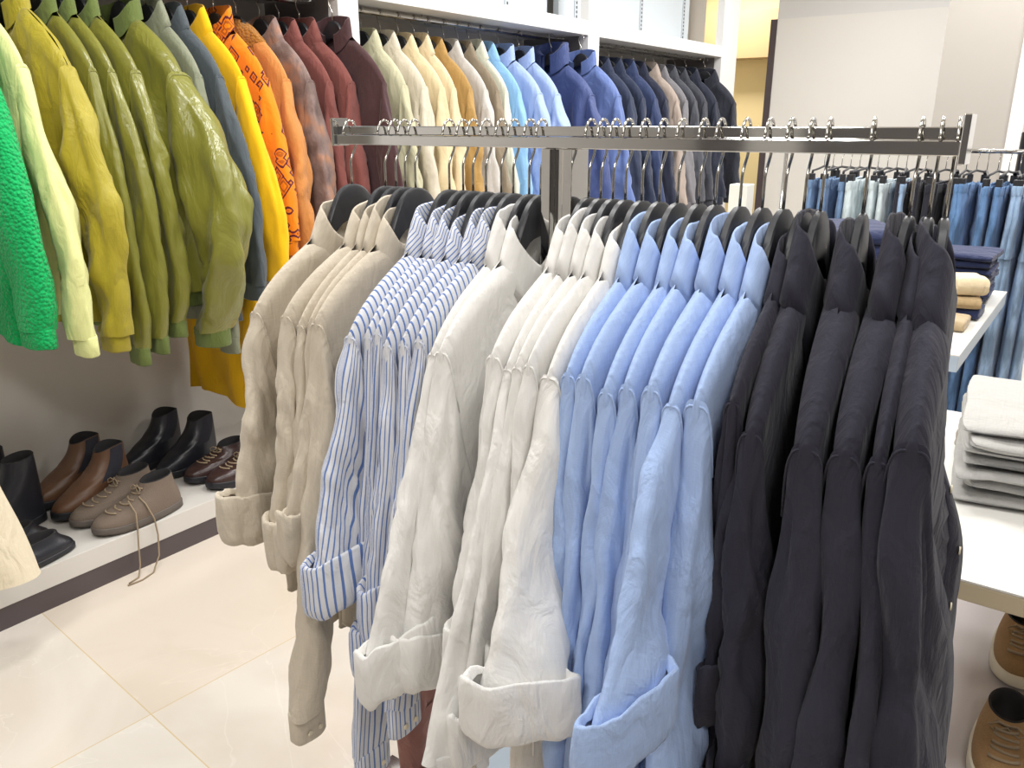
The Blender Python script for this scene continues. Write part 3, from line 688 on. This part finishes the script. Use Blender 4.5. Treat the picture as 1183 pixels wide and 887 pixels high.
J_(2.26, MJ('worn_denim', 140, 115, 105, pattern='worn', rough=.6), .036, 'distressed grey-brown jacket with rust-coloured seams', 'distressed jacket', W=.275, L=.95, near=(.37, -.95, .14, 'plain'), bow=.03, pocket=(.12, -.42, .12, .09, 0))
brick = MJ('brick_cotton', 130, 76, 70, rough=.8)
J_(2.355, brick, .03, 'brick-red overshirt, left one of the pair', 'left brick-red overshirt', W=.28, L=.95, near=(.36, -.95, .13, 'plain'))
J_(2.435, brick, .034, 'brick-red overshirt, right one of the pair beside the maroon jacket', 'right brick-red overshirt', W=.29, L=.95, near=(.39, -.95, .14, 'plain'), dy=.03)
mar = MJ('maroon_cord', 78, 54, 56, rough=.85, wrinkle=.5)
J_(2.487+.0, mar, .02, 'dark maroon jacket in front of the first white upright', 'maroon jacket', W=.28, L=.95, near=(.42, -.95, .15, 'plain'), dy=.17, rz=.0, collar='stand', cs=1.2)
# second bay
J_(2.81, MJ('pale_sage', 196, 192, 160), .036, 'pale sage overshirt, first one right of the white upright', 'pale sage overshirt', W=.26, L=.95, near=(.36, -.95, .14, 'plain'))
J_(2.93, MJ('oat_wool', 212, 202, 182), .036, 'oat-coloured coat between the pale sage and the cream overshirts', 'oat coat', cat='coat', W=.27, L=1.1, near=(.36, -.95, .14, 'plain'))
J_(3.05, MJ('cream_wool', 222, 204, 164), .036, 'cream-yellow overshirt left of the camel one', 'cream overshirt', W=.27, L=.95, near=(.36, -.95, .14, 'plain'))
J_(3.16, MJ('cream_twill', 226, 208, 172), .03, 'narrow cream jacket tucked before the camel jacket', 'narrow cream jacket', W=.25, L=.95, near=(.33, -.95, .13, 'plain'))
J_(3.26, MJ('camel_wool', 178, 142, 84), .03, 'camel-brown jacket on the middle wall rail', 'camel jacket', W=.27, L=.95, near=(.36, -.95, .14, 'plain'))
J_(3.38, MJ('stone_cotton', 200, 196, 190), .032, 'light stone-grey overshirt right of the camel jacket', 'stone overshirt', W=.27, L=.95, near=(.37, -.95, .14, 'plain'))
J_(3.49, MJ('taupe_cotton', 140, 126, 106), .03, 'taupe-brown jacket between the stone and floral ones', 'taupe jacket', W=.26, L=.95, near=(.36, -.95, .13, 'plain'))
J_(3.58, MJ('ecru_cotton', 216, 218, 200), .024, 'off-white shirt next to the sky-blue ones', 'off-white shirt', W=.25, L=.9, near=(.34, -.95, .12, 'plain'))
J_(3.68, MJ('sky_cotton', 142, 188, 232), .03, 'sky-blue shirt, brightest of the blue ones on the wall rail', 'bright sky-blue shirt', W=.26, L=.9, near=(.35, -.95, .13, 'plain'))
ice = MJ('ice_blue_nylon', 160, 182, 224, rough=.6, wrinkle=.6)
J_(3.84, ice, .05, 'wide light blue padded jacket beside the bright sky-blue shirt', 'wide light blue jacket', W=.28, L=.95, near=(.38, -.95, .16, 'plain'), collar='stand', bow=.03)
J_(4.03, ice, .05, 'light blue padded jacket just left of the navy funnel-neck jacket', 'light blue jacket', W=.27, L=.95, near=(.40, -.95, .16, 'plain'), collar='stand', bow=.03)
navy_p = MJ('navy_nylon', 62, 76, 124, rough=.55, wrinkle=.6)
J_(4.27, navy_p, .055, 'navy jacket with tall gathered funnel neck left of the second upright', 'funnel-neck navy jacket', W=.29, L=.95, near=(.42, -.95, .17, 'plain'), collar='puffer', cs=.85, dy=.06, bow=.03)
J_(4.44, MJ('steel_nylon', 94, 114, 168, rough=.55, wrinkle=.6), .05, 'steel-blue padded jacket in front of the second upright', 'steel-blue jacket', W=.27, L=.95, near=(.40, -.95, .16, 'plain'), collar='stand', dy=.16)
# third bay
dk = [('navy_wool', 46, 54, 76, 'dark navy coat, leftmost on the third rail', 'leftmost navy coat'), ('navy_wool2', 40, 48, 70, 'dark navy coat, second on the third rail', 'second navy coat'), ('navy_twill', 50, 62, 96, 'mid navy jacket, third on the third rail', 'mid navy jacket'),
      ('ink_wool', 38, 42, 60, 'ink-blue jacket left of the taupe one on the third rail', 'ink-blue jacket'), ('taupe_wool', 160, 146, 136, 'taupe jacket, the lightest on the third rail', 'light taupe jacket'),
      ('ash_wool', 118, 116, 120, 'ash-grey jacket right of the taupe one', 'ash-grey jacket'), ('graphite', 70, 72, 80, 'graphite jacket after the ash-grey one', 'graphite jacket'), ('charcoal', 60, 62, 70, 'charcoal jacket near the right end of the third rail', 'charcoal jacket'),
      ('black_navy', 40, 44, 58, 'black-navy jacket second from the right end of the wall rail', 'black-navy jacket'), ('black_wool', 44, 46, 56, 'blackish coat at the right end of the wall rail', 'rightmost blackish coat')]
xs3 = (4.86, 5.02, 5.20, 5.36, 5.54, 5.68, 5.84, 6.02, 6.22, 6.44)
for (nm_, r, g_, b_, lab, noun), x in zip(dk, xs3):
    J_(x, MJ(nm_, r, g_, b_), .048, lab, noun, W=.27, L=.95, near=(.39, -1.0, .16, 'plain'), dy=.02 if x < 6.3 else .08, rows=30)
for i, (x, mat, T, lab, noun, cat, dy, rz, cm, colm, p) in enumerate(J):
    q = dict(T=T, Tn=max(.02, T * .6), seed=i * 2.31 + 40, nb=.10, amp=1.1, z1=-.235, z0=-.062, arm=.24, M=52, R=36, rows=40, far=(.295, -.9, .12, 'plain'), cs=1.25, Ts=T * .95)
    q.update(p)
    if x > 2.7: q.update(M=40, R=26, rows=28)
    words = ('black hanger holding the %s' % noun).split()
    lab2 = 'black hanger on the wall rail holding the %s' % noun
    wall_hanger(x, dy, rz, lab2)
    garment('overcoat' if cat == 'coat' else 'jacket', lab, cat, 'jackets on the wall rail', (x, BY - dy, BZ - .083), -pi / 2 + rz, -1, q, mat, cm, colm)

# ------------------------------------------------------------------ shoes
def make_shoe(name, L, w, h, hf, opn, mats, sole=.022, heel=.0, gore=False, laces=False, mid=None, toe=.052, group=None, welt=.004, laceh=0):
    """toe towards +y; origin under the middle of the sole"""
    upper_m, sole_m = mats
    root = empty(name)
    yo, ox, oy = opn
    def foot(a, g=0.0):
        c, s = math.cos(a), math.sin(a); y = (L / 2 + g) * spow(c, .85)
        hw = (w / 2 + g) * (.86 + .15 * math.sin(pi * clamp((y / L + .5) * .95 - .15)))
        return Vector((hw * spow(s, .75), y, 0))
    m = MB(); n = 40
    prof = ((-.004, 0), (0, .002), (welt, .004), (welt, sole * .5), (welt, sole - .002), (welt - .001, sole), (-.006, sole + .002))
    def so(i, j):
        a = 2 * pi * (i % n) / n; g, z = prof[j]; q = foot(a, g)
        if z < .005 and heel and -.10 * L < q.y < .02 * L: z += heel
        return Vector((q.x, q.y, z + .010 * sm((q.y / L - .25) * 4) * (1 if z < .005 else .6))), (a, z)
    b = m.grid(n, len(prof), so, closed=True); m.f.append(tuple(b + i for i in range(n)))
    m.build('sole', sole_m, root)
    R = 22
    def up(i, j, off=0.0):
        a = 2 * pi * (i % n) / n; t = j / (R - 1); f0 = foot(a); fr = max(0, math.cos(a)); c, s = math.cos(a), math.sin(a)
        P0 = Vector((f0.x, f0.y, sole - .002 + .006 * sm((f0.y / L - .25) * 4)))
        hh = lerp(h, hf, (c + 1) / 2) + (.012 * s * s if gore else 0) - 0
        P3 = Vector((ox * s, yo + oy * c, hh))
        P1 = Vector((f0.x * 1.03, f0.y * (1.02), sole + lerp(hh * .3, toe, fr)))
        P2 = Vector((ox * s * 1.12, lerp(yo + oy * c * 1.05, yo + oy * c + .03 + .0 * L, fr), lerp(hh * .62, max(toe * 1.1, hh * .42), fr)))
        q = P0 * (1 - t) ** 3 + P1 * 3 * t * (1 - t) ** 2 + P2 * 3 * t * t * (1 - t) + P3 * t ** 3
        nrm = Vector((s, c * .6, .25)).normalized()
        cr = .0025 * math.sin(t * 26 + fr * 3) * fr * sm((t - .25) * 4) * sm((.8 - t) * 5)
        return q + nrm * (off + cr), (a * .05, t * .2)
    m = MB(); m.grid(n, R, up, closed=True)
    # collar lip and inner wall
    def inn(i, j):
        a = 2 * pi * (i % n) / n; q, _ = up(i, R - 1); c = Vector((0, yo, q.z)); k = (0, .05, .12, .2, .45)[j]; dz = (0, .003, 0, -.02, -h * .62)[j]
        return Vector((lerp(q.x, 0, k), lerp(q.y, yo, k), q.z + dz)), (0, 0)
    m.build('upper', upper_m, root)
    m = MB(); b = m.grid(n, 5, inn, closed=True); m.f.append(tuple(b + 4 * (n + 1) + i for i in range(n)))
    m.build('lining', M['insole'], root)
    if gore:
        for side in (1, -1):
            m = MB()
            def go(i, j):
                a = side * (pi * .5 + pi * (-.13 + .34 * i / 8) * (.5 + .5 * j / 12)); t = .42 + .57 * j / 12
                jj = t * (R - 1)
                return up(a / (2 * pi) * n % n, jj, .0012)
            m.grid(9, 13, go); m.build('elastic_panel', M['gore'], root)
    if laces:
        m = MB(); t0, t1 = laces
        for q in range(6):
            t = lerp(t0, t1, q / 5) * (R - 1)
            a1, a2 = -.42, .42
            pts = []
            for s_ in range(7):
                aa = lerp(a1, a2, s_ / 6); pt, _ = up(aa / (2 * pi) * n, t + (.6 if q % 2 else -.6) * (s_ / 6 - .5), .004); pts.append(pt)
            m.tube(pts, .0034, 6)
        pk, _ = up(0, t1 * (R - 1), .008)
        for sgn in (1, -1):
            m.tube([pk, pk + Vector((sgn * .015, .004, .008)), pk + Vector((sgn * .032, .006, -.002)), pk + Vector((sgn * .02, .012, -.010)), pk + Vector((0, .004, 0))], .002, 6)
        m.build('laces', M['tan_lace'], root)
        mt = MB()
        mt.grid(9, 8, lambda i, j: up(lerp(-.36, .36, i / 8) / (2 * pi) * n, lerp(t0 - .02, t1 + .05, j / 7) * (R - 1), .0012)); mt.build('tongue', upper_m, root)
    return root
SZ = .151
def put(o, x, y, rz, label, cat, group, z=SZ):
    o.location = (x, y, z); o.rotation_euler = (0, 0, rz); tag(o, label, cat, group); return o
chel = make_shoe('chelsea_boot', .315, .12, .21, .20, (-.088, .043, .055), (M['brown_leather'], M['black_sole']), sole=.035, heel=.01, gore=True, welt=.006)
put(chel, 1.31, 2.865, 1.72, 'brown chelsea boot with black elastic, nearer one of the pair', 'boot', 'brown chelsea boots')
dup(chel, (1.30, 3.02, SZ), 1.72, 'brown chelsea boot with black elastic, the one against the wall', 'brown chelsea boots')
snk = make_shoe('high_top_sneaker', .325, .124, .145, .135, (-.082, .042, .058), (M['taupe_suede'], M['taupe_sole']), sole=.028, laces=(.42, .93), toe=.05)
put(snk, 1.345, 2.628, 1.58, 'taupe lace-up sneaker at the plinth edge with dangling laces', 'shoe', 'taupe sneakers')
m = MB(); 
m.tube([(1.30, 2.60, .25), (1.30, 2.56, .215), (1.295, 2.553, .16), (1.285, 2.545, .10), (1.275, 2.535, .03), (1.25, 2.51, .003), (1.21, 2.50, .003)], .003, 6)
m.tube([(1.34, 2.60, .25), (1.345, 2.57, .23), (1.36, 2.553, .17), (1.36, 2.545, .11), (1.345, 2.53, .04), (1.30, 2.50, .003), (1.25, 2.485, .003), (1.20, 2.49, .003)], .003, 6)
lc = m.build('hanging_laces', M['tan_lace'], None); lc.parent = snk; bpy.context.view_layer.update(); lc.matrix_parent_inverse = snk.matrix_world.inverted()
snk2 = dup(snk, (1.33, 2.752, SZ), 1.60, 'taupe lace-up sneaker behind its pair, nearer the chelsea boots', 'taupe sneakers')
for ch in [q for q in bpy.data.objects if q.parent == snk2 and q.name.startswith('hanging_laces')]: bpy.data.objects.remove(ch)
bb = make_shoe('ankle_boot', .30, .105, .20, .19, (-.09, .043, .055), (M['black_leather'], M['black_sole']), sole=.03, heel=.01, gore=True)
put(bb, 1.72, 2.90, 1.75, 'black ankle boot below the yellow coat, nearer one of the pair', 'boot', 'black ankle boots')
dup(bb, (1.66, 3.06, SZ), 1.75, 'black ankle boot below the yellow coat, nearer the wall', 'black ankle boots')
br = make_shoe('leather_shoe', .31, .12, .11, .105, (-.075, .040, .058), (M['dark_brown_leather'], M['black_sole']), sole=.03, laces=(.5, .93))
put(br, 1.79, 2.64, 1.62, 'dark brown leather shoe near the plinth edge behind the beige shirts', 'shoe', 'dark brown shoes')
dup(br, (1.77, 2.765, SZ), 1.70, 'dark brown leather shoe tucked behind its pair', 'dark brown shoes')
lf = make_shoe('loafer', .33, .12, .08, .072, (-.035, .038, .085), (M['black_leather'], M['black_sole']), sole=.02, heel=.006, toe=.045)
put(lf, .945, 2.625, 1.62, 'black leather loafer at the plinth edge in the left corner', 'shoe', 'black loafers')
dup(lf, (.93, 2.755, SZ), 1.60, 'black leather loafer behind the one at the plinth edge', 'black loafers')
tb = make_shoe('tall_boot', .29, .10, .26, .25, (-.09, .043, .052), (M['black_leather'], M['black_sole']), sole=.03, heel=.008)
put(tb, 1.01, 2.90, 1.7, 'tall black boot standing behind the loafers', 'boot', 'tall black boots')
dup(tb, (.97, 3.04, SZ), 1.7, 'tall black boot against the wall behind its pair', 'tall black boots')

# cream trouser leg in the left foreground
m = MB()
def tl(i, j):
    a = 2 * pi * i / 32; t = j / 29; z = lerp(1.15, .272, t)
    cx = lerp(.60, .775, t); hw = lerp(.11, .115, t); q = 1 + .10 * math.sin(a * 3 + 3 * N(t * 3, 1, 2)) * .6
    return Vector((cx + hw * math.cos(a) * q, 2.35 + .05 * math.sin(a) * q + .01 * N(t * 4, a), z + (.012 * math.cos(a) if j == 29 else 0) + .05 * math.cos(a) * (t ** 4) * -.6)), (a * .08, z)
m.grid(32, 30, tl, closed=True)
cr_ = empty('cream_trousers', (.60, 2.35, 1.6), 0, 'cream trousers hanging at the left edge before the black loafers', 'trousers')
o = m.build('leg', F_cr := fabric('cream_cotton', srgb(226, 214, 188)), cr_); o.matrix_parent_inverse = Matrix.Translation((-.60, -2.35, -1.6))
m = MB(); m.grid(32, 12, lambda i, j: (Vector((.60 + lerp(.19, .11, j / 11) * math.cos(2 * pi * i / 32), 2.35 + .045 * math.sin(2 * pi * i / 32), lerp(1.42, 1.15, j / 11))), (i * .02, j * .03)), closed=True)
o = m.build('waist', F_cr, cr_); o.matrix_parent_inverse = Matrix.Translation((-.60, -2.35, -1.6))

# ------------------------------------------------------------------ trousers and jeans on clip hangers
def make_clip_hanger():
    root = empty('clip_hanger'); m = MB()
    m.tube([(-.17, 0, -.012), (-.165, 0, 0), (-.10, 0, .003), (0, 0, .012), (.10, 0, .003), (.165, 0, 0), (.17, 0, -.012)], .005, 8); m.build('bar', M['black_plastic'], root)
    m = MB(); m.tube([(0, 0, .01), (0, 0, .045), (.004, 0, .055), (.013, 0, .064), (.016, 0, .08), (.011, 0, .094), (0, 0, .0985), (-.011, 0, .094), (-.0155, 0, .083)], .0016, 8); m.build('hook', M['chrome_hook'], root)
    for x in (-.17, .17):
        m = MB(); m.prism([(x - .013, -.012), (x + .013, -.012), (x + .016, -.05), (x - .016, -.05)], -.011, .011); m.build('clip', M['black_plastic'], root, smooth=False, bevel=.002)
    return root
def make_jeans(mat, seed, L=1.0, W=.19, T=.020, name='jeans'):
    root = empty(name); m = MB()
    def bd(i, j):
        a = 2 * pi * (i % 40) / 40; t = j / 11; z = -.035 - t * .25; c, s = spow(math.cos(a), .8), spow(math.sin(a), .6)
        f = N(math.cos(a) * 2 + seed, math.sin(a) * 2, t * 4)
        return Vector(((W + .012 * t) * c + .01 * f, (T * (1 + .2 * t) + T * .4 * f) * s, z)), (a * .06, z)
    m.grid(40, 12, bd, closed=True)
    for sx in (-1, 1):
        def lg(i, j):
            a = 2 * pi * (i % 28) / 28; t = j / 23; z = -.27 - t * (L - .27); c, s = spow(math.cos(a), .8), spow(math.sin(a), .7)
            f = math.sin(a * 2 + 4 * N(t * 2, seed, sx) + seed) * .5 + N(math.cos(a) * 2, math.sin(a) * 2 + seed, t * 7)
            cx = sx * lerp(W * .52, W * .42, t); hw = lerp(W * .50, W * .40, t)
            return Vector((cx + hw * c + .008 * f, T * 1.1 * s * (1 + .35 * f), z)), (a * .05, z)
        m.grid(28, 24, lg, closed=True)
    m.build('legs', mat, root)
    m = MB(); prof = ((-.001, -.004), (.0015, 0), (.003, -.003), (.003, -.035), (.0, -.04))
    m.grid(40, 5, lambda i, j: (Vector(((W + prof[j][0]) * spow(math.cos(2 * pi * i / 40), .8), (T * .9 + prof[j][0]) * spow(math.sin(2 * pi * i / 40), .6), prof[j][1])), (i * .02, prof[j][1])), closed=True)
    m.build('waistband', mat, root)
    for x in (-.13, -.05, .05, .13):
        for s in (1, -1):
            m = MB(); m.box(x - .005, x + .005, s * (T * .9 + .003) - .0015, s * (T * .9 + .003) + .0015, -.043, .001); m.build('belt_loop', mat, root, smooth=False)
    return root
JX = 4.0; JZ = 1.395
jr = empty('jeans_rail', (JX, .6, 0), 0, 'thin chrome rail of jeans on clip hangers in the background', 'clothes rack')
m = MB(); m.tube([(0, -1.0, JZ), (0, .72, JZ)], .009, 12); m.build('rail', M['chrome'], jr)
for yy in (-.9, .70):
    m = MB(); m.tube([(0, yy, .0), (0, yy, JZ)], .010, 12); m.build('post', M['chrome'], jr)
ch0 = make_clip_hanger()
den = {'mid': ('mid-blue', fabric('mid_denim', srgb(98, 126, 162), pattern='denim')), 'pale': ('pale washed', fabric('pale_denim', srgb(190, 202, 206), pattern='denim')),
       'black': ('black', fabric('black_denim', srgb(44, 44, 54))), 'light': ('light blue', fabric('light_denim', srgb(140, 166, 196), pattern='denim')), 'bright': ('bright blue', fabric('bright_denim', srgb(92, 128, 172), pattern='denim'))}
protos = {}
seq = ['mid'] * 4 + ['pale'] * 5 + ['light'] * 1 + ['black'] * 5 + ['bright'] * 5 + ['light'] * 4
y = 1.17; first_h = True
cnt = {}
tot = {k: seq.count(k) for k in set(seq)}
nth = ['leftmost', 'second', 'third', 'fourth', 'fifth', 'sixth']
for i, k in enumerate(seq):
    yy = 1.12 - i * .039
    nm, mt = den[k]; cnt[k] = cnt.get(k, 0) + 1
    where = '%s pair of %s jeans from the left, background rail' % (nth[cnt[k] - 1], nm) if cnt[k] > 1 else 'leftmost pair of %s jeans, background rail' % nm
    lab = where + ', hung by the waist' if len(where.split()) < 12 else where
    z = JZ - .0895
    if k not in protos:
        o = make_jeans(mt, i * 1.7); protos[k] = o; o.location = (JX, yy, z - .04)
    else: o = dup(protos[k], (JX, yy, z - .04), 0)
    o.rotation_euler = (0, .03 * math.sin(i * 1.3), .16 * math.sin(i * 2.3))
    tag(o, lab, 'jeans', 'jeans on the background rail')
    if first_h: h = ch0; first_h = False; h.location = (JX, yy, z)
    else: h = dup(ch0, (JX, yy, z), 0)
    h.rotation_euler = (0, 0, .16 * math.sin(i * 2.3))
    tag(h, 'black clip hanger gripping the %s' % where.replace(', background rail', ''), 'hanger', 'clip hangers on the background rail')

# white trousers and brown trousers clipped low under the rack
wt = make_jeans(fabric('white_trouser_cotton', srgb(232, 226, 216)), 3.1, L=.55, W=.13, T=.03, name='trousers')

put(wt, RX - .13, .63, .12, 'white trousers clipped below the white shirts', 'trousers', None, z=.60)
ww = dup(ch0, (RX - .13, .63, .64), .12, 'black clip hanger gripping the white trousers low under the rack'); ww['group'] = 'low clip hangers'; ww.scale = (.75, 1, .66)
bt = make_jeans(fabric('pink_brown_cotton', srgb(150, 104, 94)), 5.1, L=.52, W=.11, T=.03, name='trousers')
put(bt, 1.20, 1.12, .1, 'pinkish-brown trousers low behind the striped shirts', 'trousers', None, z=.49)
bh = dup(ch0, (1.20, 1.12, .53), .1, 'black clip hanger gripping the pinkish-brown trousers'); bh['group'] = 'low clip hangers'; bh.scale = (.65, 1, 1)

# low platform seen between the hems
pf = MB(); pf.box(1.05, 3.1, .80, 1.06, 0, .06)
tag(pf.build('display_platform', M['table_blue'], None, smooth=False, bevel=.004), 'low pale blue-grey platform on the floor behind the shirts', 'platform')

# ------------------------------------------------------------------ folded garments and tables
def folded(w_, d_, h_, seed, wav=.004):
    m = MB(); n = 40; R = 26
    def fn(i, j):
        a = 2 * pi * (i % n) / n; v = j / (R - 1) * 2 - 1; e = max(.02, (1 - abs(v) ** 10)) ** .5
        c, s = spow(math.cos(a), .28), spow(math.sin(a), .55)
        gr = 1 - .035 * math.exp(-(math.sin(a) / .22) ** 2)          # the fold line round the edge
        y = d_ / 2 * c * gr * (1 + .03 * N(v * 2, seed, 1 if c > 0 else 5)); z = h_ / 2 + h_ / 2 * s * e
        x = v * w_ / 2 * (1 - .04 * abs(math.sin(a)) ** 6) * (1 + .03 * N(math.cos(a), seed, 3))
        wv = wav * N(x * 9, y * 9, seed) + wav * .8 * N(x * 22, y * 5, seed + 4)
        return Vector((x, y * (.93 + .07 * e), z + wv)), (x, y + z)
    m.grid(n, R, fn, closed=True)
    b0 = 0; m.f.append(tuple(range(n))); m.f.append(tuple((R - 1) * (n + 1) + i for i in range(n)))
    return m
def table(name, x0, x1, y0, y1, zt, th, edge, label, legs=True, shelf=None):
    cx, cy = (x0 + x1) / 2, (y0 + y1) / 2
    r = empty(name, (cx, cy, 0), 0, label, 'table')
    m = MB(); m.box(x0 - cx, x1 - cx, y0 - cy, y1 - cy, zt - .004, zt); m.build('tabletop', M['table_white'], r, smooth=False)
    m = MB(); m.box(x0 - cx, x1 - cx, y0 - cy, y1 - cy, zt - th, zt - .0045); m.build('edge_board', edge, r, smooth=False, bevel=.002)
    ins = .04 if shelf else .3
    for sx in (x0 + ins, x1 - ins):
        for sy in (y0 + ins, y1 - ins):
            m = MB(); m.box(sx - cx - .02, sx - cx + .02, sy - cy - .02, sy - cy + .02, 0, zt - th); m.build('leg', M['white_paint'], r, smooth=False, bevel=.002)
    if shelf:
        m = MB(); m.box(x0 - cx, x1 - cx, y0 - cy, y1 - cy, shelf - .03, shelf); m.build('shelf', M['shelf_grey'], r, smooth=False, bevel=.002)
    return r
table('display_table', 1.462, 2.42, -1.0, .34, .75, .04, M['table_edge'], 'white display table with pale wood edge at the right carrying grey sweaters', shelf=.30)
table('display_table', 2.45, 3.55, .27, 1.25, .90, .05, M['table_blue'], 'white table with blue-grey edge behind the rack carrying navy garments')
# grey sweaters
gs = fabric('grey_knit', srgb(178, 176, 172), weave=260, wstr=.6, wrinkle=.3, slub=.05)
zz = .751; nn = ['lowest', 'second from the bottom', 'third from the bottom', 'fourth from the bottom', 'third from the top', 'second from the top', 'topmost']
for i in range(7):
    hh = .026 + .003 * math.sin(i * 1.9)
    o = folded(.42, .34, hh, i * 3.1, .009).build('folded_sweater', gs, None)
    o.location = (2.01 + .012 * math.sin(i * 2.2), .02 + .008 * math.cos(i * 3), zz); o.rotation_euler = (0, .0, .12 + .04 * math.sin(i * 1.7))
    zz += hh * .96
    tag(o, 'light grey folded sweater, %s of the stack on the near table' % nn[i], 'sweater', 'grey sweaters on the near table')
o = folded(.30, .26, .045, 9.2, .008).build('folded_sweater', fabric('peach_knit', srgb(226, 206, 184), weave=300), None)
o.location = (2.24, .055, .80); o.rotation_euler = (0, 0, .2); tag(o, 'cream-peach folded top behind the grey sweaters', 'sweater')
o = folded(.30, .26, .046, 19.2, .006).build('folded_sweater', fabric('taupe_knit', srgb(158, 146, 134), weave=300), None)
o.location = (2.25, .09, .7505); o.rotation_euler = (0, 0, .05); tag(o, 'grey-brown folded top under the cream-peach one', 'sweater')
nav = fabric('navy_knit', srgb(42, 50, 84), weave=300)
o = folded(.22, .2, .025, 2.2, .006).build('folded_sweater', nav, None)
o.location = (2.26, .01, .846); o.rotation_euler = (0, 0, .3); tag(o, 'navy folded top lying on the cream-peach one', 'sweater')
zz = .901
for i in range(7):
    hh = .026
    o = folded(.28, .25, hh, i * 1.3 + 50, .003).build('folded_trousers', nav, None)
    o.location = (3.32 + .006 * math.sin(i * 2.0), .425 + .006 * math.cos(i * 2.6), zz); o.rotation_euler = (0, 0, .05 * math.sin(i * 1.7)); zz += hh * .96
    tag(o, 'navy folded garment, %s of the pile at the table corner' % nn[i], 'clothes', 'navy pile at the corner of the far table')
zz = .901
for i in range(5):
    o = folded(.42, .36, .055, i * 1.9 + 70, .004).build('folded_trousers', nav, None)
    o.location = (3.05, .77 + .006 * math.cos(i * 2.6), zz); o.rotation_euler = (0, 0, .5 + .05 * math.sin(i * 1.7)); zz += .053
    tag(o, 'wide navy folded garment, %s of the pile seen between the black hangers' % (['lowest', 'second lowest', 'middle', 'second highest', 'topmost'][i]), 'clothes', 'wide navy pile on the far table')
m = MB(); m.box(-.07, .07, -.05, .05, 0, .004); o = m.build('price_card', M['paper_tag'], None, smooth=False); o.location = (3.0, .85, 1.170); o.rotation_euler = (0, 0, .5); tag(o, 'small white card lying on the wide navy pile', 'card')
o = folded(.15, .10, .06, 5.5, .004).build('cloth_pouch', fabric('cream_cap', srgb(222, 204, 170)), None); o.location = (3.0, .345, .975); o.rotation_euler = (0, 0, .4); tag(o, 'small cream folded accessory in front of the navy pile', 'accessory')
o = folded(.15, .10, .035, 6.5, .004).build('folded_scarf', fabric('tan_scarf', srgb(172, 148, 110)), None); o.location = (2.98, .345, .938); o.rotation_euler = (0, 0, .2); tag(o, 'tan folded scarf beneath the cream accessory', 'accessory')
o = folded(.15, .12, .035, 7.5, .004).build('folded_scarf', fabric('tan_belt', srgb(176, 156, 124)), None); o.location = (2.80, .36, .901); tag(o, 'tan rolled textile alone on the table before the navy pile', 'accessory')
o = folded(.16, .12, .036, 8.5, .002).build('folded_scarf', nav, None); o.location = (3.0, .345, .901); tag(o, 'navy folded scarf lowest under the cream accessory', 'accessory')
m = MB(); m.box(-.035, .035, -.035, .035, 0, .39); o = m.build('white_box', M['paper_tag'], None, smooth=False, bevel=.003); o.location = (3.0, 1.128, .901); tag(o, 'tall narrow white box standing at the far end of the table', 'box')

# sneakers on the shelf of the near table
ts = make_shoe('low_sneaker', .28, .105, .085, .085, (-.065, .038, .058), (M['tan_suede'], M['cream_sole']), sole=.034, laces=(.42, .93), toe=.055, welt=.005)
put(ts, 1.63, -.012, 1.62, 'tan suede sneaker with cream sole on the lower shelf, nearest the camera', 'shoe', 'tan suede sneakers', z=.301)
dup(ts, (2.02, -.005, .301), 1.62, 'tan suede sneaker with cream sole, the farther one on the lower shelf', 'tan suede sneakers')

# dark bag-like display at the far right beside the grey column
m = MB()
m.grid(28, 20, lambda i, j: (Vector((.14 * spow(math.cos(2 * pi * i / 28), .5) * (1 - .15 * (j / 19) ** 3), .10 * spow(math.sin(2 * pi * i / 28), .5), -.55 * (1 - j / 19) + .01 * N(i * .4, j * .4))), (i * .02, j * .02)), closed=True)
bgr = empty('shoulder_bag', (5.2, .36, 1.46), 0, 'black bag hanging at the far right beside the grey column', 'bag')
m.build('body', M['black_leather'], bgr)
m = MB(); m.tube([(0, -.08, -.02), (0, -.06, .08), (0, 0, .12), (0, .06, .08), (0, .08, -.02)], .012, 8); m.build('handle', M['black_leather'], bgr)
